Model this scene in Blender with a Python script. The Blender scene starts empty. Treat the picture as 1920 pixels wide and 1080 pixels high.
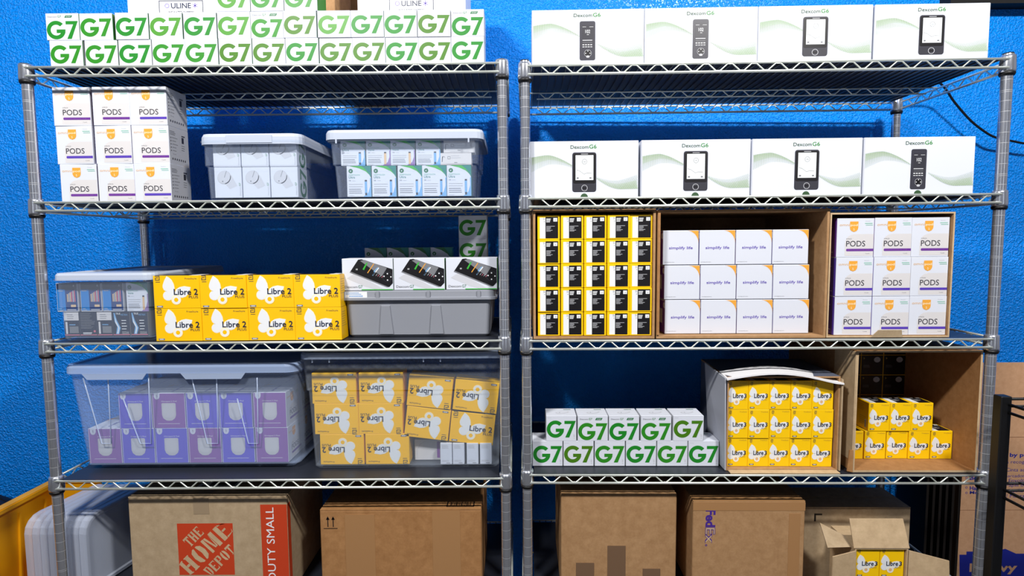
import bpy, bmesh, math, random
from mathutils import Vector, Matrix
random.seed(7)
sc = bpy.context.scene
COL = sc.collection
PI = math.pi
# ------------------------------------------------------------------ camera
F = 1074.938
CAM = Vector((1.2121, -1.4629, 1.3688))
PITCH, YAW, ROLL = .0789, -.0044, .0081
fwd = Vector((math.sin(YAW)*math.cos(PITCH), math.cos(YAW)*math.cos(PITCH), -math.sin(PITCH)))
rt = Vector((math.cos(YAW), -math.sin(YAW), 0)); dn = fwd.cross(rt)
RT = rt*math.cos(ROLL)+dn*math.sin(ROLL); DN = -rt*math.sin(ROLL)+dn*math.cos(ROLL)
cd = bpy.data.cameras.new('camera'); cam = bpy.data.objects.new('camera', cd); COL.objects.link(cam)
cd.sensor_width = 36; cd.lens = F*36/1920; cd.clip_start = .05; cd.clip_end = 50
M = Matrix((RT, -DN, -fwd)).transposed().to_4x4(); M.translation = CAM
cam.matrix_world = M
sc.camera = cam
# ------------------------------------------------------------------ world, lights, exposure
w = bpy.data.worlds.new('room_ambient'); sc.world = w; w.use_nodes = True
w.node_tree.nodes['Background'].inputs[0].default_value = (.80, .88, 1, 1)
w.node_tree.nodes['Background'].inputs[1].default_value = .004
def area(name, loc, tgt, sx, sy, power, col=(1, .97, .93)):
    l = bpy.data.lights.new(name, 'AREA'); l.shape = 'RECTANGLE'; l.size = sx; l.size_y = sy
    l.energy = power; l.color = col
    o = bpy.data.objects.new(name, l); COL.objects.link(o); o.location = loc
    o.rotation_euler = (Vector(tgt)-Vector(loc)).to_track_quat('-Z', 'Y').to_euler()
    return o
area('added_fill_lamp', (.22, -1.66, 3.08), (.45, .5, .8), .34, .13, 64)
area('added_fill_lamp', (2.36, -1.66, 3.08), (2.1, .5, .8), .34, .13, 64)
area('added_streak_light', (-.55, -3.55, 1.25), (.4, 0, 1.2), .40, 1.9, 3.2, (.9, .95, 1))  # added tall light, no doorway here; puts bright streaks in the chrome
area('added_streak_light', (3.1, -3.55, 1.25), (2.0, 0, 1.2), .40, 1.9, 3.2, (.9, .95, 1))  # second added streak light, on the right
area('added_fill_lamp', (1.2, -2.5, 3.25), (1.2, -3.2, 0), 1.2, .6, 3)  # added unseen lamp, lights the room behind for soft fill
sc.view_settings.view_transform = 'Standard'; sc.view_settings.look = 'None'
sc.view_settings.gamma = 1; sc.view_settings.use_curve_mapping = False
sc.view_settings.exposure = 0.09
sc.cycles.transparent_max_bounces = 32
# ------------------------------------------------------------------ shelving frames (measured layout)
ZS = [[1.8, 1.4686, 1.1092, .7462, .405], [1.7953, 1.4691, 1.1059, .7511, .405]]
UX = [(0, 0, 0), (1.2421, .0097, -.018)]
UW, UD = 1.185, .42
def T(u, s): return ZS[u][s]+.0133
def W(u, x, y, z):
    x0, y0, a = UX[u]
    return Vector((x0+x*math.cos(a)-y*math.sin(a), y0+x*math.sin(a)+y*math.cos(a), z))
def loc(u, P):
    x0, y0, a = UX[u]; dx, dy = P[0]-x0, P[1]-y0
    return Vector((dx*math.cos(a)+dy*math.sin(a), -dx*math.sin(a)+dy*math.cos(a), P[2]))
def ray(px, py): return fwd+RT*(px-960)/F+DN*(py-540)/F
def pl(px, py, u, off):
    c = loc(u, CAM); d = loc(u, CAM+ray(px, py))-c
    return c+d*(off-c[1])/d[1]
# ------------------------------------------------------------------ materials
def lin(c):
    c = c/255
    return c/12.92 if c <= .04045 else ((c+.055)/1.055)**2.4
MATS = {}
def mat(name, rgb=(200, 200, 200), rough=.5, metal=0, spec=.5, fn=None):
    if name in MATS: return MATS[name]
    m = bpy.data.materials.new(name); m.use_nodes = True; nt = m.node_tree
    b = nt.nodes['Principled BSDF']
    b.inputs['Base Color'].default_value = (lin(rgb[0]), lin(rgb[1]), lin(rgb[2]), 1)
    b.inputs['Roughness'].default_value = rough; b.inputs['Metallic'].default_value = metal
    b.inputs['Specular IOR Level'].default_value = spec
    if fn: fn(nt, b)
    MATS[name] = m; return m
def noise(nt, scale, detail=3, rough=.5, coord='Object'):
    tc = nt.nodes.new('ShaderNodeTexCoord'); n = nt.nodes.new('ShaderNodeTexNoise')
    n.inputs['Scale'].default_value = scale; n.inputs['Detail'].default_value = detail
    n.inputs['Roughness'].default_value = rough
    nt.links.new(tc.outputs[coord], n.inputs['Vector']); return n
def ramp(nt, fac, stops):
    r = nt.nodes.new('ShaderNodeValToRGB'); e = r.color_ramp.elements
    while len(e) < len(stops): e.new(.5)
    for i, (p, c) in enumerate(stops):
        e[i].position = p; e[i].color = (lin(c[0]), lin(c[1]), lin(c[2]), 1)
    nt.links.new(fac, r.inputs['Fac']); return r
def bump(nt, b, h, strength, dist):
    bp = nt.nodes.new('ShaderNodeBump'); bp.inputs['Strength'].default_value = strength
    bp.inputs['Distance'].default_value = dist
    nt.links.new(h, bp.inputs['Height']); nt.links.new(bp.outputs['Normal'], b.inputs['Normal'])
def f_wall(nt, b):
    n = noise(nt, 175, 1.5, .5); r = ramp(nt, n.outputs['Fac'], [(.40, (0, 0, 0)), (.66, (255, 255, 255))])
    n2 = noise(nt, 3, 3, .5)
    c = ramp(nt, n2.outputs['Fac'], [(.3, (0, 138, 248)), (.7, (0, 145, 255))])
    nt.links.new(c.outputs['Color'], b.inputs['Base Color'])
    bump(nt, b, r.outputs['Color'], .8, .0035)
def f_card(c1, c2):
    def f(nt, b):
        n = noise(nt, 45, 6, .75); r = ramp(nt, n.outputs['Fac'], [(.3, c1), (.7, c2)])
        nt.links.new(r.outputs['Color'], b.inputs['Base Color'])
        n2 = noise(nt, 12, 3, .5); bump(nt, b, n2.outputs['Fac'], .25, .004)
    return f
def f_liner(nt, b):
    n = noise(nt, 300, 3, .6); bump(nt, b, n.outputs['Fac'], .25, .001)
def plastic(name, rgb, op, rough=.22):
    """milky see-through plastic: part of the light passes straight through, part scatters on the surface"""
    if name in MATS: return MATS[name]
    m = mat(name, rgb, rough); nt = m.node_tree; b = nt.nodes['Principled BSDF']; out = nt.nodes['Material Output']
    t = nt.nodes.new('ShaderNodeBsdfTransparent'); t.inputs[0].default_value = (.97, .985, 1, 1)
    mx = nt.nodes.new('ShaderNodeMixShader')
    lw = nt.nodes.new('ShaderNodeLayerWeight'); lw.inputs['Blend'].default_value = .25
    mr = nt.nodes.new('ShaderNodeMapRange'); mr.inputs['To Min'].default_value = op; mr.inputs['To Max'].default_value = min(1, op*3.2)
    nt.links.new(lw.outputs['Facing'], mr.inputs['Value']); nt.links.new(mr.outputs['Result'], mx.inputs['Fac'])
    nt.links.new(t.outputs[0], mx.inputs[1]); nt.links.new(b.outputs[0], mx.inputs[2])
    nt.links.new(mx.outputs[0], out.inputs['Surface']); return m
m_wall = mat('blue_wall_paint', (0, 96, 205), .33, 0, .4, f_wall)
m_floor = mat('grey_concrete_floor', (70, 70, 74), .6, 0, .3, f_card((44, 44, 48), (62, 62, 66)))
m_chrome = mat('chrome', (222, 226, 234), .21, .86)
m_wire = mat('chrome_wire', (232, 238, 230), .36, .62)
m_deck = mat('shaded_deck_wire', (92, 96, 104), .4, .85)  # same chrome wire, colour darkened to stand in for shade under the shelves
m_groove = mat('chrome_groove', (190, 193, 198), .5, .4)
m_sleeve = mat('black_plastic', (14, 14, 16), .45)
m_liner = mat('dark_shelf_liner', (38, 42, 52), .42, 0, .5, f_liner)
m_white = mat('white_card', (216, 221, 233), .5, 0, .3)
m_offw = mat('pale_grey_card', (202, 204, 212), .5)
m_card = mat('cardboard', (186, 146, 104), .8, 0, .2, f_card((158, 120, 82), (182, 144, 104)))
m_cardl = mat('pale_cardboard', (206, 178, 142), .8, 0, .2, f_card((184, 158, 124), (206, 180, 144)))
m_cardg = mat('grey_brown_cardboard', (176, 154, 124), .8, 0, .2, f_card((166, 144, 114), (188, 166, 136)))
m_cardd = mat('orange_brown_cardboard', (170, 124, 80), .7, 0, .3, f_card((150, 106, 64), (176, 130, 84)))
m_carde = mat('cardboard_cut_edge', (150, 116, 82), .9)
m_yel = mat('yellow_card', (255, 196, 4), .38)
m_yel2 = mat('lemon_yellow_card', (255, 206, 6), .38)
m_black = mat('black_print', (18, 16, 20), .4)
m_navy = mat('navy_print', (22, 36, 66), .4)
m_print = mat('grey_print', (120, 122, 128), .5)
m_lprint = mat('light_grey_print', (186, 188, 194), .5)
m_wprint = mat('white_print', (235, 238, 242), .4)
m_cream = mat('cream_print', (252, 240, 205), .4)
m_tape = mat('glossy_brown_tape', (168, 126, 84), .25)
m_ctape = plastic('clear_tape', (225, 215, 195), .18, .15)
# ------------------------------------------------------------------ mesh builder
TEXT = {}
def text_mesh(s, bold=0):
    k = (s, bold)
    if k in TEXT: return TEXT[k]
    cu = bpy.data.curves.new('t', 'FONT'); cu.body = s; cu.size = 1; cu.resolution_u = 3; cu.offset = bold
    o = bpy.data.objects.new('t', cu); COL.objects.link(o)
    me = bpy.data.meshes.new_from_object(o.evaluated_get(bpy.context.evaluated_depsgraph_get()))
    vs = [(v.co.x, v.co.y) for v in me.vertices]; fs = [tuple(p.vertices) for p in me.polygons]
    bpy.data.objects.remove(o); bpy.data.curves.remove(cu); bpy.data.meshes.remove(me)
    x0 = min(v[0] for v in vs); x1 = max(v[0] for v in vs); y0 = min(v[1] for v in vs); y1 = max(v[1] for v in vs)
    TEXT[k] = ([(a-x0, b-y0) for a, b in vs], fs, x1-x0, y1-y0); return TEXT[k]
class MB:
    def __init__(s): s.v = []; s.f = []; s.m = []; s.mats = []; s.sm = []
    def mi(s, m):
        if m not in s.mats: s.mats.append(m)
        return s.mats.index(m)
    def add(s, vs, fs, m, smooth=False):
        n = len(s.v); i = s.mi(m); s.v += [tuple(v) for v in vs]
        for f in fs: s.f.append(tuple(n+a for a in f)); s.m.append(i); s.sm.append(smooth)
    def box(s, x0, x1, y0, y1, z0, z1, m, bev=0, mats=None):
        """mats: dict face->material, faces: front(-y) back left right top bottom"""
        if bev:
            bm = bmesh.new(); bmesh.ops.create_cube(bm, size=1)
            for v in bm.verts:
                v.co = Vector(((x0+x1)/2+v.co.x*(x1-x0), (y0+y1)/2+v.co.y*(y1-y0), (z0+z1)/2+v.co.z*(z1-z0)))
            bmesh.ops.bevel(bm, geom=bm.edges[:], offset=bev, segments=2 if bev > .002 else 1, affect='EDGES')
            bm.verts.index_update(); bm.normal_update()
            vs = [v.co[:] for v in bm.verts]; fs = [([v.index for v in f.verts], f.normal.copy()) for f in bm.faces]; bm.free()
        else:
            vs = [(x, y, z) for x in (x0, x1) for y in (y0, y1) for z in (z0, z1)]
            fs = [((0, 4, 5, 1), Vector((0, -1, 0))), ((2, 3, 7, 6), Vector((0, 1, 0))), ((0, 1, 3, 2), Vector((-1, 0, 0))),
                  ((4, 6, 7, 5), Vector((1, 0, 0))), ((1, 5, 7, 3), Vector((0, 0, 1))), ((0, 2, 6, 4), Vector((0, 0, -1)))]
        n = len(s.v); s.v += [tuple(v) for v in vs]
        for f, nn in fs:
            mm = m
            if mats:
                for key, ax, sg in (('front', 1, -1), ('back', 1, 1), ('left', 0, -1), ('right', 0, 1), ('top', 2, 1), ('bottom', 2, -1)):
                    if nn[ax]*sg > .9 and key in mats: mm = mats[key]
            s.f.append(tuple(n+a for a in f)); s.m.append(s.mi(mm)); s.sm.append(False)
    def hexa(s, p, m):
        """8 points: bottom ring 0-3, top ring 4-7"""
        s.add(p, [(3, 2, 1, 0), (4, 5, 6, 7), (0, 1, 5, 4), (1, 2, 6, 5), (2, 3, 7, 6), (3, 0, 4, 7)], m)
    def plate(s, quad, t, m):
        """thick plate from 4 corner points"""
        q = [Vector(a) for a in quad]; n = (q[1]-q[0]).cross(q[3]-q[0]).normalized()*t
        s.hexa([a for a in q]+[a+n for a in q], m)
    def tube(s, pts, r, m, n=8, closed=False):
        pts = [Vector(p) for p in pts]; k = len(pts); vs = []; up = Vector((0, 0, 1))
        prev = None
        for i, p in enumerate(pts):
            a = pts[(i-1) % k] if (i or closed) else p; b = pts[(i+1) % k] if (i < k-1 or closed) else p
            t = (b-a).normalized()
            if prev is None:
                q = up if abs(t.z) < .9 else Vector((1, 0, 0)); x = t.cross(q).normalized()
            else:
                x = (prev-t*prev.dot(t)).normalized()
            prev = x; y = t.cross(x)
            for j in range(n):
                an = 2*PI*j/n; vs.append(p+x*math.cos(an)*r+y*math.sin(an)*r)
        fs = []
        for i in range(k if closed else k-1):
            for j in range(n):
                a = i*n+j; b = i*n+(j+1) % n; c = ((i+1) % k)*n+(j+1) % n; d = ((i+1) % k)*n+j
                fs.append((a, b, c, d))
        if not closed: fs += [tuple(reversed(range(n))), tuple((k-1)*n+j for j in range(n))]
        s.add(vs, fs, m, True)
    def lathe(s, prof, c, m, n=20, mm=None):
        """prof: (r,z) list; mm: material per segment"""
        vs = [(c[0]+r*math.cos(2*PI*j/n), c[1]+r*math.sin(2*PI*j/n), c[2]+z) for r, z in prof for j in range(n)]
        for i in range(len(prof)-1):
            base = [(i*n+j, i*n+(j+1) % n, (i+1)*n+(j+1) % n, (i+1)*n+j) for j in range(n)]
            s._seg = base
            k = len(s.v) if i == 0 else k0
            if i == 0:
                k0 = len(s.v); s.v += vs
            for f in base:
                s.f.append(tuple(k0+a for a in f)); s.m.append(s.mi(mm[i] if mm else m)); s.sm.append(True)
    def loft(s, rings, m, cap0=False, cap1=False, smooth=False):
        n = len(rings[0]); vs = [p for r in rings for p in r]; fs = []
        for i in range(len(rings)-1):
            for j in range(n): fs.append((i*n+j, i*n+(j+1) % n, (i+1)*n+(j+1) % n, (i+1)*n+j))
        if cap0: fs.append(tuple(reversed(range(n))))
        if cap1: fs.append(tuple((len(rings)-1)*n+j for j in range(n)))
        s.add(vs, fs, m, smooth)
    def build(s, name, parent=None, loc=None, rotz=0):
        me = s.mesh(name)
        o = bpy.data.objects.new(name, me); COL.objects.link(o)
        if parent: o.parent = parent
        if loc is not None: o.location = loc
        if rotz: o.rotation_euler = (0, 0, rotz)
        return o
    def mesh(s, name):
        me = bpy.data.meshes.new(name); me.from_pydata(s.v, [], s.f)
        for m in s.mats: me.materials.append(m)
        me.polygons.foreach_set('material_index', s.m); me.polygons.foreach_set('use_smooth', s.sm); me.update()
        return me
def rr(w, d, r, z, cx=0, cy=0, n=4):
    """rounded rectangle ring"""
    out = []
    for k, (sx, sy) in enumerate(((1, 1), (-1, 1), (-1, -1), (1, -1))):
        for i in range(n+1):
            a = PI/2*k+PI/2*i/n
            out.append((cx+sx*(w/2-r)+r*math.cos(a), cy+sy*(d/2-r)+r*math.sin(a), z))
    return out
class Art:
    """prints on a flat face; coordinates in metres from the face's lower left corner"""
    def __init__(s, mb, o, u, v, e=.00022):
        s.mb = mb; s.o = Vector(o); s.u = Vector(u); s.v = Vector(v); s.n = s.u.cross(s.v); s.e = e
    def P(s, x, y, l): return s.o+s.u*x+s.v*y+s.n*s.e*l
    def poly(s, pts, m, l=1): s.mb.add([s.P(x, y, l) for x, y in pts], [tuple(range(len(pts)))], m)
    def rect(s, x0, y0, x1, y1, m, l=1): s.poly([(x0, y0), (x1, y0), (x1, y1), (x0, y1)], m, l)
    def rrect(s, x0, y0, x1, y1, r, m, l=1):
        s.poly([(p[0], p[1]) for p in rr(x1-x0, y1-y0, r, 0, (x0+x1)/2, (y0+y1)/2, 3)], m, l)
    def ell(s, cx, cy, a, b, m, l=1, rot=0, n=20):
        c, d = math.cos(rot), math.sin(rot); pts = []
        for i in range(n):
            x, y = a*math.cos(2*PI*i/n), b*math.sin(2*PI*i/n); pts.append((cx+x*c-y*d, cy+x*d+y*c))
        s.poly(pts, m, l)
    def arc(s, cx, cy, R, r, a0, a1, m, l=1, n=24):
        vs = []; fs = []
        for i in range(n+1):
            a = math.radians(a0+(a1-a0)*i/n)
            vs += [s.P(cx+R*math.cos(a), cy+R*math.sin(a), l), s.P(cx+r*math.cos(a), cy+r*math.sin(a), l)]
            if i: fs.append((2*i-2, 2*i-1, 2*i+1, 2*i) if a1 < a0 else (2*i-2, 2*i, 2*i+1, 2*i-1))
        s.mb.add(vs, fs, m)
    def frame(s, x0, y0, x1, y1, t, m, l=1):
        s.rect(x0, y0, x1, y0+t, m, l); s.rect(x0, y1-t, x1, y1, m, l); s.rect(x0, y0+t, x0+t, y1-t, m, l); s.rect(x1-t, y0+t, x1, y1-t, m, l)
    def text(s, t, x, y, h, m, l=2, w=None, bold=0, rot=0):
        vs, fs, tw, th = text_mesh(t, bold); k = h/th; kx = k if w is None else w/tw
        c, d = math.cos(rot), math.sin(rot)
        s.mb.add([s.P(x+a*kx*c-b*k*d, y+a*kx*d+b*k*c, l) for a, b in vs], fs, m); return tw*kx
    def lines(s, x, y, w, n, pitch, h, m, l=1, seed=1):
        r = random.Random(seed)
        for i in range(n): s.rect(x, y-i*pitch-h, x+w*r.uniform(.6, 1), y-i*pitch, m, l)
def faces(mb, w, d, h):
    return dict(front=Art(mb, (-w/2, -d/2, 0), (1, 0, 0), (0, 0, 1)), right=Art(mb, (w/2, -d/2, 0), (0, 1, 0), (0, 0, 1)),
                left=Art(mb, (-w/2, d/2, 0), (0, -1, 0), (0, 0, 1)), top=Art(mb, (-w/2, -d/2, h), (1, 0, 0), (0, 1, 0)),
                bottom=Art(mb, (-w/2, d/2, 0), (1, 0, 0), (0, -1, 0)), back=Art(mb, (w/2, d/2, 0), (-1, 0, 0), (0, 0, 1)))
# ------------------------------------------------------------------ object helpers
def tag(o, label, cat, group=None, kind=None):
    o['label'] = label; o['category'] = cat
    if group: o['group'] = group
    if kind: o['kind'] = kind
    return o
def empty(name, loc, rotz=0):
    o = bpy.data.objects.new(name, None); COL.objects.link(o); o.location = loc; o.rotation_euler = (0, 0, rotz)
    o.empty_display_size = .05; return o
def put(name, me, u, lx, ly, z, label, cat, group, rz=0, ori=None, scale=None, roll=0):
    """one printed box; ori: None upright, 'top' = its top faces the viewer, 'bottom', 'flip' upside down"""
    o = bpy.data.objects.new(name, me); COL.objects.link(o)
    R = Matrix.Rotation(UX[u][2]+rz, 3, 'Z')
    if ori == 'top': R = R @ Matrix.Rotation(PI/2, 3, 'X')
    if ori == 'bottom': R = R @ Matrix.Rotation(-PI/2, 3, 'X')
    if ori == 'flip': R = R @ Matrix.Rotation(PI, 3, 'Y')
    if roll: R = Matrix.Rotation(UX[u][2], 3, 'Z') @ Matrix.Rotation(roll, 3, 'Y') @ Matrix.Rotation(-UX[u][2], 3, 'Z') @ R
    o.rotation_euler = R.to_euler(); o.location = W(u, lx, ly, z)
    if scale: o.scale = scale
    return tag(o, label, cat, group)
ORD = ['first', 'second', 'third', 'fourth', 'fifth', 'sixth', 'seventh', 'eighth', 'ninth', 'tenth', 'eleventh', 'twelfth', 'thirteenth']
def nth(i, n, a='left', b='right'):
    if i == 0: return a+'most'
    if i == n-1: return b+'most'
    return ORD[i]+' from '+a
def xs_from(px, y, u, off, w):
    """left pixel edges -> box centres, kept from overlapping"""
    xs = [pl(p, y, u, off)[0]+w/2 for p in px]
    for i in range(1, len(xs)): xs[i] = max(xs[i], xs[i-1]+w+.0004)
    return xs
# ------------------------------------------------------------------ room
mb = MB(); mb.box(-2.2, 4.6, .50, .62, 0, 3.3, m_wall); wo = mb.build('wall_back'); wo['kind'] = 'structure'
m_room = mat('off_white_room_paint', (140, 141, 148), .8)
for nm, b_ in (('wall_front', (-2.2, 4.6, -3.7, -3.6, 0, 3.3)), ('wall_left', (-2.3, -2.2, -3.6, .5, 0, 3.3)), ('wall_right', (4.6, 4.7, -3.6, .5, 0, 3.3)), ('ceiling', (-2.2, 4.6, -3.6, .5, 3.3, 3.4))):
    mb = MB(); mb.box(*b_, m_room); q = mb.build(nm); q['kind'] = 'structure'
mb = MB(); mb.box(-2.2, 4.6, -3.6, .50, -.1, 0, m_floor); fl = mb.build('floor'); fl['kind'] = 'structure'
# dark soffit box high on the wall at the right
mb = MB(); mb.box(2.62, 4.6, .45, .5, pl(1880, 6, 0, .45)[2], 2.5, mat('black_soffit', (6, 6, 7), .8)); so = mb.build('trim_1'); so['kind'] = 'structure'
# ------------------------------------------------------------------ wire shelving units
def shelf_mesh():
    mb = MB(); r = .0030; yf, yb = -.013, UD+.013; xl, xr = -.013, UW+.013
    for dz in (.010, -.011):
        rad = .0030 if dz > 0 else .0034
        mb.tube([(0, yf, dz), (UW, yf, dz)], rad, m_wire); mb.tube([(0, yb, dz), (UW, yb, dz)], rad, m_wire)
        mb.tube([(xl, 0, dz), (xl, UD, dz)], rad, m_wire); mb.tube([(xr, 0, dz), (xr, UD, dz)], rad, m_wire)
    n = 57
    for i in range(n):
        x = .022+(UW-.044)*i/(n-1)
        mb.tube([(x, yf+.002, .0095), (x, yb-.002, .0095)], .0015, m_deck, 6)
    return mb
def zig(x0, x1, y, m=m_wire, alongx=True, xf=0, per=.0588):
    mb = MB(); n = int(round((x1-x0)/per)); st = (x1-x0)/n; pts = []
    for i in range(n*2+1):
        t = x0+st*i/2
        if i % 2 == 0: q = [(-.006, .0075), (.006, .0075)]
        else: q = [(-.005, -.0085), (.005, -.0085)]
        for dx, z in q:
            if x0 <= t+dx <= x1: pts.append((t+dx, y, z) if alongx else (xf, t+dx, z))
    mb.tube(pts, .0019, m, 6); return mb
SHELF = shelf_mesh().mesh('shelf')
ZF = zig(.035, UW-.035, -.013).mesh('truss'); ZB = zig(.035, UW-.035, UD+.013).mesh('truss')
mbm = zig(.035, UW-.035, .235); mbm.tube([(.005, .235, .006), (UW-.005, .235, .006)], .0022, m_wire, 6); mbm.tube([(.035, .235, -.011), (UW-.035, .235, -.011)], .0022, m_wire, 6)
ZM = mbm.mesh('truss')
ZL = zig(.03, UD-.03, 0, alongx=False, xf=-.013).mesh('truss'); ZR = zig(.03, UD-.03, 0, alongx=False, xf=UW+.013).mesh('truss')
cb = MB(); cb.lathe([(.0128, -.020), (.0170, -.020), (.0178, -.014), (.0166, .014), (.0160, .020), (.0128, .020)], (0, 0, 0), m_chrome, 24)
COLLAR = cb.mesh('collar')
cb = MB(); cb.lathe([(.0128, -.028), (.0150, -.028), (.0172, -.0235), (.0172, -.0201), (.0128, -.0201)], (0, 0, 0), m_sleeve, 24)
SLEEVE = cb.mesh('sleeve')
def post_mesh(h):
    mb = MB(); prof = [(.010, 0)]; mm = []; z = .03; prof.append((.0125, 0)); mm.append(m_sleeve)
    prof.append((.0125, .028)); mm.append(m_sleeve); prof.append((.0127, .03)); mm.append(m_chrome)
    while z+.0254 < h-.01:
        dbl = int(round(z/.0254)) % 8 == 3
        for zz in ([z+.0254-.004, z+.0254] if dbl else [z+.0254]):
            prof += [(.0127, zz-.0005), (.0127, zz+.0005)]
            mm += [m_chrome, m_groove]
        z += .0254
    prof += [(.0127, h-.003), (.0115, h), (.0001, h)]; mm += [m_chrome, m_sleeve, m_sleeve]
    mb.lathe(prof, (0, 0, 0), m_chrome, 36, mm); return mb.mesh('post')
POST = post_mesh(1.822)
def child(name, me, par, l=(0, 0, 0)):
    o = bpy.data.objects.new(name, me); COL.objects.link(o); o.parent = par; o.location = l; return o
for u in (0, 1):
    t = empty('shelving_unit', W(u, 0, 0, 0), UX[u][2])
    tag(t, ['chrome wire shelving unit on the left, holding clear bins of purple and yellow boxes',
            'chrome wire shelving unit on the right, holding open cardboard cartons'][u], 'shelving', 'chrome wire shelving units')
    for lx in (0, UW):
        for ly in (0, UD): child('post', POST, t, (lx, ly, 0))
    for s in range(5):
        sh = child('shelf', SHELF, t, (0, 0, ZS[u][s]))
        for me in (ZF, ZM, ZB, ZL, ZR): child('truss', me, sh)
        for lx in (0, UW):
            for ly in (0, UD):
                child('collar', COLLAR, sh, (lx, ly, 0)); child('sleeve', SLEEVE, sh, (lx, ly, 0))
        mb = MB(); mb.box(.018, UW-.018, -.008, UD-.004, 0, .001, m_liner)
        lo = mb.build('shelf_liner', loc=W(u, 0, 0, ZS[u][s]+.0111), rotz=UX[u][2])
        tag(lo, 'dark plastic liner sheet on the %s shelf of the %s shelving unit' % (['top', 'second', 'third', 'fourth', 'bottom'][s], ['left', 'right'][u]), 'shelf liner', 'dark liners on the wire shelves')
# ------------------------------------------------------------------ printed box kinds
GREENS = [mat('green_print_%s' % n, c, .45) for n, c in (('leaf', (40, 134, 26)), ('olive', (66, 120, 12)), ('grass', (22, 130, 32)), ('pale', (74, 146, 44)))]
m_gside = mat('green_side_stripe', (46, 130, 44), .5); m_gtag = mat('dark_green_tag', (22, 110, 60), .5)
m_gpale = mat('pale_green_side', (200, 214, 200), .5)
GW, GD, GH = .0815, .070, .068
def draw_G7(a, w, h, g, dy=0, l=1):
    k = w/.0815; cx, cy, R, st = .0250*k, h*.475-dy, .0234*k, .0098*k
    a.arc(cx, cy, R, R-st, 42, 345, g, l, 26)
    y1 = cy+.0015*k
    a.poly([(cx+.001*k, y1-st*.9), (cx+R-.001, y1-st*.9), (cx+R-.0003*k, y1), (cx+.001*k, y1)], g, l+.5)
    a.poly([(cx+R-st*1.15, cy-st*1.45), (cx+R*.955, cy-.006*k), (cx+R-.0003*k, y1-st*.8), (cx+R-st*1.05, y1-st*.8)], g, l+.3)
    ty = cy+R-.001*k; by = cy-R+.001*k
    a.poly([(w*.605, ty-st*.85), (w*.855, ty-st*.85), (w*.98, ty), (w*.605, ty)], g, l)
    a.poly([(w*.63, by), (w*.765, by), (w*.98, ty), (w*.835, ty-st*.85)], g, l+.5)
def g7_mesh(g, tagged=False, greenside=False):
    mb = MB(); mb.box(-GW/2, GW/2, -GD/2, GD/2, 0, GH, m_white, .0008)
    f = faces(mb, GW, GD, GH); a = f['front']
    draw_G7(a, GW, GH, g, .0065 if tagged else 0)
    if tagged:
        a.text('Dexcom', .006, GH-.0105, .0034, m_print, w=.022); a.text('G7', .030, GH-.0110, .0052, g, w=.009)
        a.poly([(.047, GH-.0115), (.064, GH-.0115), (.067, GH-.0055), (.050, GH-.0055)], m_gtag, 1)
        a.text('10 DAY', .0515, GH-.0101, .003, m_wprint, w=.012)
    else:
        a.text('dexcom', .004, GH-.006, .0016, m_lprint, w=.010)
        a.lines(GW-.008, .018, .004, 3, .0025, .0012, m_lprint); a.ell(GW-.006, .008, .0012, .0012, m_lprint, n=8)
    a.frame(.0008, .0008, GW-.0008, GH-.0008, .0005, m_offw, 1)
    t = f['top']; t.ell(.045, GD*.45, .019, .010, m_offw, 1, .3); t.ell(.045, GD*.45, .016, .0075, m_white, 2, .3)
    t.ell(.038, GD*.42, .0016, .0016, m_print, 3, n=8); t.rect(.05, GD-.014, .07, GD-.010, m_gtag, 1)
    for s_ in ('left', 'right'):
        q = f[s_]
        q.rect(.001, .001, GD-.001, GH-.001, m_gside if greenside else m_offw, 1)
        if greenside:
            for i in range(7): q.poly([(.004+i*.009, .004), (.006+i*.009, .004), (.010+i*.009, GH-.004), (.008+i*.009, GH-.004)], GREENS[3], 2)
        else: q.rect(.001, .001, .0035, GH-.001, m_gside, 2)
    return mb.mesh('sensor_box')
G7 = [g7_mesh(g) for g in GREENS]; G7T = [g7_mesh(GREENS[i], True) for i in (0, 1, 2)]; G7S = g7_mesh(GREENS[0], False, True)
# the same carton standing on its side: applicator picture faces out
def g7side_mesh():
    w, d, h = .072, .068, .0775
    mb = MB(); mb.box(-w/2, w/2, -d/2, d/2, 0, h, m_white, .0008); f = faces(mb, w, d, h); a = f['front']
    a.poly([(.02, .045), (.046, .058), (.06, .03), (.04, .022)], m_offw, 1)
    a.ell(.026, .052, .0185, .017, m_lprint, 1, .6); a.ell(.0255, .053, .0172, .0158, m_offw, 2, .6)
    a.poly([(.0262, .052), (.0272, .0515), (.0335, .068), (.0325, .0685)], m_print, 3); a.ell(.022, .042, .0017, .0017, m_print, 3, n=8)
    a.text('Dexcom', w-.003, .006, .003, m_lprint, w=.022, rot=PI/2); a.text('G7', w-.003, .030, .0045, GREENS[2], w=.008, rot=PI/2)
    q = Art(mb, (w/2, d/2, 0), (0, 0, 1), (0, -1, 0)); q.n = Vector((1, 0, 0)); draw_G7(q, h, d*.92, m_gtag)
    return mb.mesh('sensor_box')
G7A = g7side_mesh()
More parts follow.
